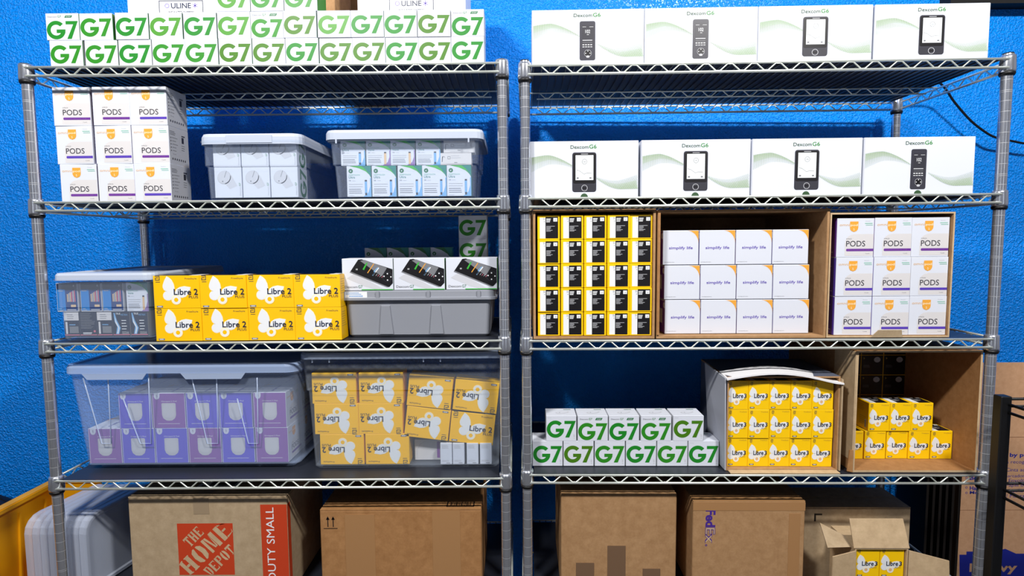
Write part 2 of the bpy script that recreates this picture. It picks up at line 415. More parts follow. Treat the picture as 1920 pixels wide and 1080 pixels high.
# receiver kit box with device picture and wave lines
SW, SD, SH = .279, .12, .140
m_gunm = mat('gunmetal_print', (56, 56, 66), .4); m_scr = mat('screen_white_print', (230, 236, 240), .4); m_dkscr = mat('dark_screen_print', (52, 52, 60), .4)
m_wave = mat('pale_green_print', (104, 138, 80), .6); m_wave2 = mat('faint_green_print', (184, 206, 166), .6)
m_logo = mat('logo_green_print', (52, 84, 52), .5)
def draw_kit(a, touch):
    w, h = SW, SH
    def env1(x): return h*(.70+.055*math.sin(x/.12*2.2+.35)) if x < .055 else h*(.755-.0*x)-h*.30*((x-.055)/.065)**1.6*.78
    for i in range(44):
        x = .004+i*.00262; y = h*.715+h*.045*math.sin(min(x, .05)/.05*PI/2) - h*.24*max(0, (x-.045)/.075)**1.5
        ln = h*.26*(1-i/48); a.poly([(x, y-ln), (x+.0004, y-ln), (x+.0011, y), (x, y)], m_wave, 1)
        a.poly([(x+.0013, y-ln*.5), (x+.0018, y-ln*.5), (x+.0020, y-.001), (x+.0013, y-.001)], m_wave2, 1)
    for i in range(46):
        x = .164+i*.00248; t = i/45
        y = h*.36-h*.22*math.sin(min(t/.62, 1)*PI/2)+h*.012*max(0, t-.62); ln = h*(.02+.26*t)
        dx = .012*t+.001; sh = min(1, max(.02, (w-.002-x)/(dx+.001))); dx *= sh; ln *= sh
        a.poly([(x, y), (x+.0011, y), (x+dx+.0004, y+ln), (x+dx, y+ln)], m_wave, 1)
        a.poly([(x+.0013, y+.001), (x+.0020, y+.001), (x+dx*.6+.0018, y+ln*.6), (x+dx*.6+.0013, y+ln*.6)], m_wave2, 1)
    k = a.text('Dexcom', .104, h*.865, .0086, m_logo, w=.046, bold=.008); a.text('G6', .152, h*.865, .0098, GREENS[0], w=.019, bold=.008)
    if touch:
        a.rrect(.1085, h*.10, .1705, h*.80, .006, m_gunm, 2); a.rrect(.1110, h*.105, .1680, h*.235, .004, m_dkscr, 3)
        a.rrect(.1110, h*.25, .1685, h*.78, .004, m_black, 3); a.rect(.117, h*.31, .163, h*.75, m_scr, 4)
        a.rrect(.131, h*.765, .149, h*.775, .0006, m_lprint, 5)
        a.arc(.140, h*.635, .0066, .0058, 0, 360, m_print, 5, 16); a.text('120', .1362, h*.621, .0036, m_print, 5)
        p = [(.119, h*.49), (.127, h*.475), (.139, h*.415), (.146, h*.435), (.158, h*.43)]
        for q, r_ in zip(p, p[1:]): a.poly([(q[0], q[1]-.0004), (r_[0], r_[1]-.0004), (r_[0], r_[1]+.0004), (q[0], q[1]+.0004)], m_print, 5)
        a.rect(.120, h*.335, .125, h*.36, m_print, 5); a.rect(.153, h*.335, .158, h*.36, m_print, 5)
        a.arc(.140, h*.17, .008, .0068, 0, 360, m_lprint, 4, 16); a.rrect(.1355, h*.155, .1445, h*.185, .001, m_black, 4)
    else:
        a.rrect(.119, h*.09, .158, h*.79, .0045, m_gunm, 2); a.rect(.1255, h*.33, .1535, h*.72, m_dkscr, 3)
        a.text('102', .133, h*.575, .0085, m_wprint, 4, w=.012); a.rect(.137, h*.545, .142, h*.552, m_wprint, 4)
        a.rect(.126, h*.685, .135, h*.69, m_wprint, 4); a.rect(.143, h*.685, .153, h*.69, m_wprint, 4)
        a.rect(.126, h*.44, .1505, h*.455, m_lprint, 4); a.rect(.126, h*.405, .1505, h*.408, m_lprint, 4)
        for i in range(4):
            a.rect(.126+i*.0065, h*.36, .1305+i*.0065, h*.375, m_wprint, 4); a.rect(.126+i*.0065, h*.325, .131+i*.0065, h*.335, m_wprint, 4)
        a.arc(.1395, h*.215, .0092, .0084, 0, 360, m_lprint, 4, 16); a.ell(.1395, h*.215, .0082, .0082, m_black, 4)
        for dx, dy in ((0, .0055), (-.0055, 0), (.0055, 0)): a.ell(.1395+dx, h*.215+dy, .0013, .0013, m_wprint, 5, n=8)
        a.rrect(.1355, h*.135, .1435, h*.175, .002, m_lprint, 5)
def kit_mesh(touch, dot):
    mb = MB(); mb.box(-SW/2, SW/2, -SD/2, SD/2, 0, SH, m_white, .0012); f = faces(mb, SW, SD, SH)
    a = f['front']; draw_kit(a, touch); a.rect(.001, .001, .0022, SH-.001, m_offw, 1)
    if dot: a.poly([(.1395+.0095*math.cos(t*PI/12), .001+.0095*math.sin(t*PI/12)) for t in range(13)], m_logo, 1)
    return mb.mesh('receiver_kit_box')
KIT = {(t, d): kit_mesh(t, d) for t in (0, 1) for d in (0, 1)}
# pods carton
PW, PD, PH = .0935, .0905, .1
m_lprint2 = mat('soft_grey_print', (214, 214, 214), .5)
m_orange = mat('orange_print', (236, 166, 62), .4); m_orl = mat('pale_orange_print', (228, 184, 132), .4)
m_warm = mat('warm_grey_print', (214, 212, 214), .5); m_purple = mat('purple_print', (106, 52, 150), .4); m_violet = mat('violet_print', (88, 62, 178), .4)
m_teal = mat('teal_print', (130, 196, 170), .5); m_plum = mat('plum_print', (146, 92, 172), .4); m_pod = mat('pod_grey_print', (206, 206, 206), .5)
m_ind = mat('indigo_print', (104, 90, 214), .4)
def pods_mesh(bar, side):
    mb = MB(); w, d, h = PW, PD, PH; mb.box(-w/2, w/2, -d/2, d/2, 0, h, m_white, .0009); f = faces(mb, w, d, h)
    a = f['front']
    a.poly([(.021, .004), (w-.001, .004), (w-.001, .059), (.046, .059), (.036, .0575), (.028, .0525), (.023, .045), (.021, .035)], m_warm, 1)
    a.text('PODS', .024, .0275, .0145, m_gunm, 2, w=.048, bold=.006); a.text('5-PACK', .024, .0455, .003, m_print, 2, w=.014)
    a.poly([(.026, .0155), (w-.001, .0155), (w-.001, .0218), (.026, .0218), (.0245, .0204), (.0245, .0169)], bar, 2)
    a.text('HYPOALLERGENIC FOR', .028, .0175, .0022, m_plum if bar is m_purple else m_ind, 3, w=.055)
    a.text('5 pods', w-.02, .008, .0026, m_print, 2, w=.010)
    a.text('omni', .006, .0795, .0062, m_orl, 2, w=.025)
    a.poly([(.032, .091), (.032, .075), (.033, .071), (.036, .067), (.0425, .0645), (.049, .067), (.052, .071), (.053, .075), (.053, .091)], m_orange, 2)
    a.text('pod', .0335, .0775, .0072, m_cream, 3, w=.018, bold=.01); a.text('5', .0405, .068, .0055, m_cream, 3)
    a.text('30 pods', w-.023, .0905, .0022, m_lprint, 2, w=.012); a.rect(w-.024, .0852, w-.005, .0868, m_teal, 2); a.rect(w-.022, .0812, w-.004, .0825, m_teal, 2)
    q = f['left']; q.rect(.0008, .0008, d-.0008, h-.0008, side, 1)   # the coloured side with a picture of the pod
    q.poly([(.006, h), (.006, h-.010), (.009, h-.016), (.014, h-.018), (.019, h-.016), (.022, h-.010), (.022, h)], m_white, 2)
    q.text('5', .0125, h-.011, .006, m_print, 3); q.text('Omnipod 5 Pod', .026, h-.026, .0048, m_wprint, 2, w=.042)
    q.poly([(.026, .070), (.026, .038), (.029, .029), (.037, .0225), (.0455, .0215), (.054, .0225), (.062, .029), (.065, .038), (.065, .070), (.062, .072), (.029, .072)], m_pod, 2)
    q.rrect(.029, .030, .062, .069, .011, m_lprint2, 3); q.rect(.014, .0125, .074, .0135, m_wprint, 2); q.rect(.002, .001, .003, h-.001, m_wprint, 2)
    q = f['right']; q.rect(.0008, .0008, d-.0008, h-.0008, m_offw, 1)
    q.lines(.006, .088, .03, 3, .004, .0016, m_print, 2, 3)
    for i in range(5): q.ell(.009, .070-i*.0085, .0016, .002, m_black, 2, n=8); q.lines(.014, .0715-i*.0085, .026, 1, .004, .0013, m_print, 2, i)
    q.rect(.058, .062, .068, .078, m_gunm, 2); q.rect(.058, .080, .074, .083, m_gunm, 2); q.lines(.056, .056, .02, 3, .006, .0015, m_print, 2, 9)
    for i in range(7): q.rect(.012+i*.0095, .012, .016+i*.0095, .0175, m_gunm, 2)
    q.text('Rx only', .016, .026, .003, m_print, 2, w=.014)
    t = f['top']
    R = .062; pts = [(w-.030, d-.0008), (w-.0008, d-.0008), (w-.0008, d-.034)]
    for i in range(1, 8):
        an = PI/2*i/8; pts.append((w-.0008-.030*(1-math.cos(an)), d-.034+.033*math.sin(an)))
    t.poly(pts, m_orange, 1)
    t.text('simplify life', .016, d*.43, .0095, m_violet, 2, w=.062, bold=.008); t.text('omnipod.com', .004, .006, .0022, m_print, 2, w=.026)
    return mb.mesh('pods_box')
PODS = [pods_mesh(m_purple, m_plum), pods_mesh(m_violet, m_ind), pods_mesh(m_purple, m_purple), pods_mesh(m_violet, m_violet)]
# butterfly cartons
def butterfly(a, fx, fy, k, l=1):
    """white butterfly drawn in sheet units, fx/fy map them to metres, k = metres per unit"""
    def P(pts, m, ll, gx=0, gy=0, g=1): a.poly([(fx(gx+(x-gx)*g), fy(gy+(y-gy)*g)) for x, y in reversed(pts)], m, ll)
    up = [(405, 105), (370, 165), (347, 225), (345, 255), (358, 290), (385, 312), (400, 318), (450, 335), (500, 335), (508, 270), (500, 215), (475, 160), (440, 125)]
    rw = [(515, 340), (535, 292), (585, 260), (650, 247), (738, 262), (727, 300), (702, 355), (665, 393), (620, 408), (575, 402), (515, 405)]
    P(up, m_cream, l, 430, 230, 1.07); P(up, m_wprint, l+1); P(rw, m_cream, l, 625, 330, 1.06); P(rw, m_wprint, l+1)
    a.ell(fx(412), fy(380), 74*k, 72*k, m_cream, l); a.ell(fx(412), fy(380), 68*k, 66*k, m_wprint, l+1)
    P([(400, 315), (505, 300), (525, 402), (470, 445), (425, 410)], m_wprint, l+1.3)
    a.arc(fx(528), fy(440), 70*k, 30*k, 0, 360, m_cream, l+2, 20); a.arc(fx(528), fy(440), 52*k, 30*k, 0, 360, m_wprint, l+2.4, 20)
m_dkgrey = mat('dark_grey_print', (92, 88, 70), .5); m_gold = mat('gold_grey_print', (176, 150, 60), .5)
def squarelogo(a, x, y, s, m):
    t = s*.16
    a.rect(x, y+s-t, x+s, y+s, m, 2); a.rect(x+s-t, y, x+s, y+s-t, m, 2); a.rect(x, y, x+s-t, y+t, m, 2); a.rect(x, y+t, x+t, y+s*.55, m, 2); a.rect(x+t, y+s*.48, x+s*.7, y+s*.48+t, m, 2)
LW, LD, LH = .1195, .062, .0845
def libre2_mesh():
    mb = MB(); w, d, h = LW, LD, LH
    mb.box(-w/2, w/2, -d/2, d/2, 0, h, m_yel, .0008, dict(top=m_black)); f = faces(mb, w, d, h); a = f['front']
    K_ = .000178; butterfly(a, lambda X: (X-205)*K_, lambda Y: (565-Y)*K_, K_); a.ell((528-205)*K_, (565-440)*K_, 31*K_, 31*K_, m_yel, 4)
    a.text('Libre 2', .0525, .0350, .0155, m_navy, 5, w=.0615, bold=.012); a.text('PLUS', .0905, .0265, .0066, m_dkgrey, 5, w=.0235)
    squarelogo(a, .0055, .0725, .012, m_dkgrey); a.rect(.0065, .0675, .018, .069, m_dkgrey, 2); a.text('FreeStyle', .082, .0735, .0052, m_dkgrey, 2, w=.030)
    a.rrect(.0065, .0025, .0225, .0075, .001, m_print, 2); a.rect(.0095, .0042, .0195, .0060, m_wprint, 3)
    t = f['top']; t.rect(w*.76, .002, w*.95, d-.002, m_wprint, 1); t.lines(.02, d*.6, .04, 2, .006, .0015, m_print, 1, 2); t.ell(.09, d*.5, .007, .007, m_lprint, 1)
    q = f['right']; q.lines(.006, h-.012, d-.02, 7, .006, .0012, m_gold, 1, 4)
    return mb.mesh('sensor_carton')
L2 = libre2_mesh()
QW, QD, QH = .0572, .0615, .0735
def libre3_mesh():
    mb = MB(); w, d, h = QW, QD, QH
    mb.box(-w/2, w/2, -d/2, d/2, 0, h, m_yel2, .0007, dict(top=m_yel2, bottom=m_black)); f = faces(mb, w, d, h); a = f['front']
    fx = lambda X: (278+(X-345)*.34-270)*(w/160); fy = lambda Y: (965-(795+(Y-105)*.328))*(h/220)
    butterfly(a, fx, fy, .334*w/160); a.ell(fx(528), fy(440), 33*.334*w/160, 33*.334*w/160, m_orl, 4)
    a.text('Libre', .0150, .0300, .0115, m_navy, 5, w=.0280, bold=.015); a.text('3', .0455, .0300, .0112, m_navy, 5, w=.0065, bold=.015); a.text('PLUS', .036, .0245, .0036, m_gold, 5, w=.014)
    squarelogo(a, .005, .0645, .0062, m_dkgrey); a.rect(.0055, .0622, .011, .063, m_dkgrey, 2); a.text('FreeStyle', w-.023, .066, .0034, m_gold, 2, w=.019)
    a.rrect(.0045, .0035, .0165, .0075, .0008, m_dkgrey, 2); a.rect(.0065, .0048, .0145, .0064, m_wprint, 3)
    t = f['top']; t.rect(.0060, .003, .0225, d-.006, m_wprint, 1); t.rect(.0205, .003, w-.0045, d-.004, m_black, 2)
    for i in range(3): t.rect(.0225, d-.0105-i*.0035, .034-.001*i, d-.0085-i*.0035, m_wprint, 3)
    t.rect(w-.0165, d-.0160, w-.0065, d-.0070, m_wprint, 3); t.ell(w-.011, d-.0120, .002, .0015, m_lprint, 4, .5, 8)
    for i in range(6): t.rect(.0225, d-.0285-i*.0025, (.0445, .034, .0345, .032, .0385, .034)[i], d-.0275-i*.0025, m_lprint, 3)
    t.ell(.0175, d-.016, .0010, .0010, m_print, 3, n=8); t.lines(.0145, d-.006, .0045, 3, .0022, .0010, m_lprint, 3)
    b = f['bottom']; b.ell(w-.016, d-.014, .0085, .0085, m_lprint, 1); b.ell(w-.016, d-.012, .001, .001, m_print, 2, n=8)
    b.poly([(.006, d-.006), (.010, d-.010), (.006, d-.013)], m_gold, 1); b.lines(.006, d*.5, .018, 3, .003, .0009, m_print, 1, 5)
    q = f['left']; q.lines(.010, h-.010, d-.02, 4, .0045, .0009, m_gold, 1, 4); q.lines(.020, h-.040, d-.03, 5, .005, .0009, m_gold, 1, 6); q.rect(.045, .006, .051, .028, m_wprint, 1)
    for i in range(7): q.rect(.0455, .008+i*.0027, .0505, .0092+i*.0027, m_black, 2)
    return mb.mesh('sensor_carton')
L3 = libre3_mesh()
# test strip cartons
OW, OD, OH = .0625, .045, .0785
m_tealg = mat('teal_green_print', (24, 130, 120), .4); m_sky = mat('sky_blue_print', (120, 176, 226), .4); m_lav = mat('lavender_print', (146, 120, 178), .4); m_sand = mat('sand_print', (222, 190, 150), .4)
m_brg = mat('bright_green_print', (60, 176, 60), .4); m_drg = mat('dark_green_print', (20, 110, 60), .4)
def strip_mesh(kind, dark=False, hh=None):
    mb = MB(); w, d, h = OW, OD, hh or OH; mb.box(-w/2, w/2, -d/2, d/2, 0, h, m_white, .0007, dict(right=m_tealg)); f = faces(mb, w, d, h); a = f['front']
    g = m_drg if dark else m_brg
    a.poly([(.008, h), (w, h), (w, h*.62), (w*.93, h*.72), (w*.78, h*.83), (w*.5, h*.93)], g, 1)
    a.poly([(w*.62, h), (w, h), (w, h*.62), (w*.95, h*.70), (w*.8, h*.88)], m_tealg, 2)
    low = m_sky if kind == 'Ultra' else m_lav
    a.poly([(w, h*.62), (w*.955, h*.60), (w*.96, h*.35), (w*.88, h*.14), (w*.66, 0), (w, 0)], low, 1)
    sc_ = m_sky if kind == 'Ultra' else m_sand
    a.rect(w*.735, h*.08, w*.83, h*.52, sc_, 2); a.rect(w*.74, h*.50, w*.83, h*.55, m_gunm, 3); a.rect(w*.75, h*.05, w*.82, h*.13, m_gunm if kind == 'Ultra' else m_sand, 3)
    a.ell(w*.17, h*.84, .0055, .0055, m_drg, 2); a.poly([(w*.13, h*.84), (w*.2, h*.86), (w*.17, h*.80)], m_white, 3)
    a.text('ONETOUCH', w*.08, h*.69, .0036, m_teal, 2, w=w*.46); a.text(kind, w*.08, h*.60, .0058, m_tealg, 2, w=w*.26)
    a.text('100', w*.08, h*.51, .003, m_print, 2); a.rect(w*.22, h*.52, w*.36, h*.528, m_lprint, 2)
    a.lines(w*.08, h*.42, w*.58, 2, .006, .0013, m_lprint, 2, 2); a.lines(w*.08, h*.26, w*.58, 3, .0048, .0014, m_print, 2, 5)
    a.rect(w*.08, h*.04, w*.3, h*.05, m_lprint, 2)
    return mb.mesh('test_strip_box')
ULT, VER, DRK = strip_mesh('Ultra'), strip_mesh('Verio'), strip_mesh('Delica Plus', True, .110)
# ------------------------------------------------------------------ left unit, top shelf
z1 = T(0, 0)
SZ = (1, 1, .955)
lowA = [94, 159, 222.5, 286, 347.5, 411, 473.5, 536, 599, 659.5, 720, 783, 846]
lowB = [87, 149, 217, 280, 344, 408, 470, 532, 596, 657, 720, 783, 846]
ca = [0, 0, 2, 0, 0, 1, 1, 2, 1, 1, 2, 1, 2]; cb_ = [2, 1, 2, 3, 2, 3, 2, 1, 3, 2, 2, 1, 2]
for i, x in enumerate(xs_from(lowA, 100, 0, 0, GW)):
    put('sensor_box', G7[ca[i]], 0, x, GD/2-.002+random.uniform(0, .004), z1, 'green-lettered white box, %s in lower row, left unit top shelf' % nth(i, 13), 'box', 'green-lettered boxes on the left unit top shelf', random.uniform(-.01, .01)*0, scale=SZ)
for i, x in enumerate(xs_from(lowB, 55, 0, 0, GW)):
    me = G7T[[2, 0, 2][[0, 6, 12].index(i)]] if i in (0, 6, 12) else (G7S if i == 1 else G7[cb_[i]])
    ex = ' with tag' if i in (0, 6, 12) else ''
    put('sensor_box', me, 0, x, GD/2-.002+random.uniform(0, .004), z1+GH*.955, 'green-lettered white box%s, %s in upper full row, left unit top shelf' % (ex, nth(i, 13)), 'box', 'green-lettered boxes on the left unit top shelf', scale=SZ)
for i, x in enumerate(xs_from([407, 470, 533], 15, 0, 0, GW)):
    put('sensor_box', [G7[3], G7[0], G7S][i], 0, x, GD/2, z1+2*GH*.955, 'white green-lettered box cut by the photo top edge, %s of three' % ['left', 'middle', 'right'][i], 'box', 'green-lettered boxes on the left unit top shelf', scale=SZ)
# insulated shipper cartons behind them
m_shipr = mat('white_shipper_card', (232, 232, 236), .55)
def shipper(lx, label):
    w, d, h = .285, .2, .36; t = empty('shipping_carton', W(0, lx, .2, z1)); tag(t, label, 'carton', 'white insulated shipper cartons')
    mb = MB(); mb.box(-w/2, w/2, -d/2, d/2, 0, h, m_shipr, .002); mb.build('carton_body', t)
    mb = MB(); a = Art(mb, (-w/2, -d/2, 0), (1, 0, 0), (0, 0, 1)); cx = w/2; by = .1600; lw, lh = .117, .039
    a.rect(cx-lw/2, by, cx+lw/2, by+lh, m_shipr, 1); a.frame(cx-lw/2, by, cx+lw/2, by+lh, .0019, m_navy, 2)
    a.text('ULINE', cx-.0265, by+.0185, .0140, m_navy, 2, w=.053, bold=.02); a.text('INSULATED SHIPPERS', cx-.034, by+.0055, .0062, m_navy, 2, w=.068, bold=.02)
    a.arc(cx-.037, by+.0255, .0060, .0046, 0, 360, m_violet, 2, 12)
    for k in range(3):
        an = PI/3*k+PI/6; c, s_ = math.cos(an), math.sin(an); p = Vector((cx+.037, by+.0255))
        a.poly([(p.x-c*.0068-s_*.0008, p.y-s_*.0068+c*.0008), (p.x-c*.0068+s_*.0008, p.y-s_*.0068-c*.0008), (p.x+c*.0068+s_*.0008, p.y+s_*.0068-c*.0008), (p.x+c*.0068-s_*.0008, p.y+s_*.0068+c*.0008)], m_violet, 2)
    mb.build('printed_label', t)
    mb = MB(); mb.box(-w/2, w/2, -d/2, -.001, h, h+.003, m_shipr); mb.build('flap', t); mb = MB(); mb.box(-w/2, w/2, .001, d/2, h, h+.003, m_shipr); mb.build('flap', t)
shipper(pl(340, 20, 0, .1)[0], 'white insulated shipper carton behind the green-lettered boxes, nearer the left wall side')
shipper(pl(771.5, 15, 0, .1)[0], 'white insulated shipper carton standing behind the right half of the green-lettered boxes')
def carton(name, u, x0, x1, y0, y1, z0, z1_, m, label, group=None, flaps=True, bev=.002, fm=None):
    w, d, h = x1-x0, y1-y0, z1_-z0
    t = empty(name, W(u, (x0+x1)/2, (y0+y1)/2, z0), UX[u][2]); tag(t, label, 'carton', group)
    mb = MB(); mb.box(-w/2, w/2, -d/2, d/2, 0, h, m, bev); mb.build('carton_body', t)
    if flaps:
        for sg in (-1, 1):
            mb = MB(); y_ = sorted((sg*d/2, sg*.0012)); mb.box(-w/2+.001, w/2-.001, y_[0], y_[1], h+.0003, h+.0035, fm or m); mb.build('flap', t)
    return t, w, d, h
carton('cardboard_carton', 0, pl(560, 20, 0, .14)[0], pl(628, 20, 0, .14)[0], .14, .30, z1, 2.16, m_card, 'tan cardboard carton behind the green-lettered boxes, left of the blue wall gap')
carton('cardboard_carton', 0, pl(641, 20, 0, .33)[0], pl(735, 20, 0, .33)[0], .33, .44, z1, 2.16, m_cardd, 'shadowed brown carton behind the white shipper, right of the blue wall gap')
# ------------------------------------------------------------------ right unit, top and second shelf: receiver kits
for r, (s, lefts, kinds, szz, off, yy) in enumerate(((0, [997, 1208, 1420, 1640], [0, 0, 1, 1], .965, 0, 65), (1, [994, 1202, 1410, 1619.5], [1, 1, 1, 0], 1.02, .012, 310))):
    for i, x in enumerate(xs_from(lefts, yy, 1, off, SW*(1 if r == 0 else .99))):
        put('receiver_kit_box', KIT[(kinds[i], r)], 1, x, off+SD/2+random.uniform(0, .003), T(1, s),
            'wide white kit box, %s on right unit %s shelf, picturing %s' % (nth(i, 4), ['top', 'second'][r], ['slim handset', 'touchscreen handset'][kinds[i]]),
            'box', 'white kit boxes on the right unit %s shelf' % ['top', 'second'][r], scale=(.997 if r == 0 else .988, 1, szz))
# ------------------------------------------------------------------ left unit, second shelf
z2 = T(0, 1)
for r, (lefts, yy) in enumerate((([112, 184, 252], 345), ([104.5, 178, 246], 275), ([98, 173, 241], 200))):
    for i, x in enumerate(xs_from(lefts, yy, 0, .022, PW)):
        put('pods_box', PODS[(1, 1, 0)[i] if r == 1 else (0, 0, 1)[i]], 0, x, .022+PD/2+random.uniform(0, .004), z2+r*.0965,
            'orange-badged white box, %s column, %s layer, left end of second shelf' % (['left', 'middle', 'right'][i], ['bottom', 'middle', 'top'][r]),
            'box', 'pods boxes stacked on the left unit', random.uniform(-.02, .02), scale=(1.004, 1, .965))
p_milk = plastic('milky_bin_plastic', (200, 214, 238), .07); p_lid = plastic('milky_lid_plastic', (206, 216, 234), .72, .3)
p_clear = plastic('clear_bin_plastic', (196, 214, 248), .105, .12); p_rim = plastic('clear_rim_plastic', (196, 214, 244), .5, .15)
p_lid2 = plastic('clear_lid_plastic', (186, 208, 246), .36, .18); p_mid = plastic('grey_milky_plastic', (196, 206, 222), .07)
def tub_mesh(wb, db, wt, dt, h, r, m, t=.0016, step=None, flange=.008, inset=None, cyb=0):
    mb = MB(); R = []
    if inset: R += [rr(wb-.04, db-.04, r*.8, 0, 0, cyb), rr(wb-.04, db-.04, r*.8, inset, 0, cyb), rr(wb, db, r, inset+.002, 0, cyb)]; zb = inset+.002
    else: R += [rr(wb-.012, db-.012, r*.8, 0, 0, cyb), rr(wb, db, r, .006, 0, cyb)]; zb = .006
    if step:
        k = (step-zb)/(h-zb); a, b = wb+(wt-wb)*k*.7, db+(dt-db)*k*.7
        R += [rr(a, b, r, step, 0, cyb*(1-k)), rr(a+.008, b+.008, r, step+.003, 0, cyb*(1-k))]
    R += [rr(wt, dt, r, h-.006), rr(wt+2*flange, dt+2*flange, r+flange, h-.005), rr(wt+2*flange, dt+2*flange, r+flange, h), rr(wt-2*t, dt-2*t, r, h)]
    if step: R += [rr(a+.008-2*t, b+.008-2*t, r, step+.004, 0, cyb*(1-k)), rr(a-2*t, b-2*t, r, step, 0, cyb*(1-k))]
    R += [rr(wb-2*t, db-2*t, r, zb+t, 0, cyb)]
    mb.loft(R, m, True, True); return mb
def lid_mesh(w, d, h, r, m, t=.002, recess=.004, steps=None):
    mb = MB()
    R = [rr(w-.03, d-.03, r*.7, h-recess-t), rr(w-.022, d-.022, r*.8, h-t), rr(w-2*t-.003, d-2*t-.003, r, h-t-.002), rr(w-2*t, d-2*t, r, 0), rr(w, d, r, 0), rr(w-.001, d-.001, r, h*.7), rr(w-.007, d-.007, r, h), rr(w-.024, d-.024, r*.8, h), rr(w-.032, d-.032, r*.7, h-recess)]
    mb.loft(R, m, True, True); return mb
def storage_bin(u, x0, x1, y0, y1, s, label, tubm, lidm, wb, db, wt, dt, h, lw, ld, lh, lz, r=.02, **kw):
    t = empty('storage_bin', W(u, (x0+x1)/2, (y0+y1)/2, T(u, s)), UX[u][2]); tag(t, label, 'storage bin')
    cy = kw.pop('cyb', 0)
    tub_mesh(wb, db, wt, dt, h, r, tubm, cyb=cy, **kw).build('tub', t)
    lo = lid_mesh(lw, ld, lh, r+.012, lidm).build('lid', t, (0, 0, lz)); return t, lo
# bin A
tA, lA = storage_bin(0, .415, .677, .004, .364, 1, 'small clear bin of plain white boxes between the pods stack and strip-box bin', p_milk, p_lid, .232, .335, .246, .346, .150, .262, .360, .026, .1405, .014, step=.085)
mb = MB(); mb.box(-.058, .058, -.1815, -.1795, .003, .022, p_lid); mb.build('latch', lA)
for r, lefts in enumerate(([402, 453.5, 503], [395.5, 445.5, 496])):
    for i, x in enumerate(xs_from(lefts, 350 if r == 0 else 290, 0, .026, .072)):
        put('sensor_box', G7A, 0, x+(.004 if r else 0), .026+.034, z2+.008+r*.0782, 'white box with round device picture, %s of %s row, small bin' % (['left', 'middle', 'right'][i], ['bottom', 'top'][r]), 'box', 'white device boxes in the small bin', scale=(.97, 1, .88 if r else 1))
# bin B
tB, lB = storage_bin(0, .7335, 1.137, .004, .284, 1, 'wide clear bin of green-cornered test strip boxes beside the right front post', p_milk, p_lid, .352, .254, .378, .260, .1500, .4035, .28, .0235, .1500, .013, step=.085)
for sx in (-.172, .162):
    mb = MB(); mb.box(sx, sx+.004, -.1405, -.1385, -.010, .0, p_lid); mb.build('clip', lB)
for i, x in enumerate(xs_from([650.6, 697.5, 746, 791.5, 838], 345, 0, .03, OW)):
    put('test_strip_box', ULT, 0, x, .03+OD/2, z2+.008, 'green-cornered test strip box, %s of bottom row in wide clear bin' % nth(i, 5), 'box', 'test strip boxes in the wide clear bin')
for i, x in enumerate(xs_from([639, 686.5, 731.5, 780], 290, 0, .03, OW)):
    put('test_strip_box', [ULT, VER, VER, ULT][i], 0, x, .03+OD/2, z2+.0085+OH, '%s test strip box, %s of top row in wide clear bin' % (['blue-edged', 'lavender-edged', 'lavender-edged', 'blue-edged'][i], nth(i, 4)), 'box', 'test strip boxes in the wide clear bin', scale=(1, 1, .80))
def slim_mesh():
    mb = MB(); w, d, h = .080, .04, .0305; mb.box(-w/2, w/2, -d/2, d/2, 0, h, m_warm, .0006); a = faces(mb, w, d, h)['front']
    a.poly([(.004, .008), (.0055, .008), (.007, .022), (.005, .022)], m_gunm, 1); a.arc(.009, .019, .003, .0022, 0, 180, m_gunm, 1, 8)
    a.lines(.028, .024, .03, 2, .005, .0013, m_lprint, 1, 3); a.frame(.019, .015, .026, .022, .001, m_print, 1); a.lines(.036, .007, .012, 1, .004, .0016, m_print, 1, 1); a.lines(.016, .0038, .05, 1, .004, .001, m_lprint, 1, 2)
    return mb.mesh('accessory_box')
SL = slim_mesh()
for i, (px, zz) in enumerate(((825.5, 0), (832, .031))):
    put('accessory_box', SL, 0, pl(px, 300, 0, .03)[0]+.040, .05, z2+.0085+OH+zz, 'slim white box lying flat, %s of two at right of wide clear bin' % ['lower', 'upper'][i], 'box', 'slim white boxes in the wide clear bin')
# ------------------------------------------------------------------ left unit, third shelf
z3 = T(0, 2)
tC, lC = storage_bin(0, .019, .283, .003, .383, 2, 'clear bin with grey lid holding dark and blue boxes, against left front post', p_milk, p_lid, .240, .354, .251, .367, .162, .264, .380, .0185, .1605, .012, step=.085)
lC.rotation_euler = (.012, 0, 0)
m_blue = mat('bright_blue_card', (24, 128, 206), .4); m_dblue = mat('deep_blue_card', (30, 60, 120), .4); m_ink = mat('ink_blue_card', (28, 36, 58), .4); m_pinkp = mat('pink_print', (206, 110, 130), .5)
def bluebox_mesh():
    mb = MB(); w, d, h = .0555, .05, .0755; mb.box(-w/2, w/2, -d/2, d/2, 0, h, m_offw, .0007); a = faces(mb, w, d, h)['front']
    a.rect(.002, .003, w-.001, h-.001, m_dblue, 1); a.rect(.002, .003, w*.42, h*.78, m_blue, 2); a.rect(.002, h*.78, w-.001, h-.001, m_ink, 2)
    for i in range(6): a.rect(w*.5+i*.0038, h*.35, w*.5+.0026+i*.0038, h*(.62+.03*i), [m_sand, m_lprint, m_sand, m_pinkp, m_lprint, m_pinkp][i], 2)
    a.rrect(w*.66, h*.17, w*.90, h*.25, .001, m_sand, 3); a.poly([(w*.80, h*.88), (w*.88, h*.88), (w*.85, h*.95), (w*.83, h*.95)], m_lprint, 3); a.rect(w*.48, h*.06, w*.9, h*.09, m_lprint, 3)
    a.lines(.005, h*.74, .02, 1, .004, .0014, m_lprint, 3, 1); a.lines(.005, h*.12, .012, 2, .004, .0012, m_lprint, 3, 1); return mb.mesh('test_strip_box')
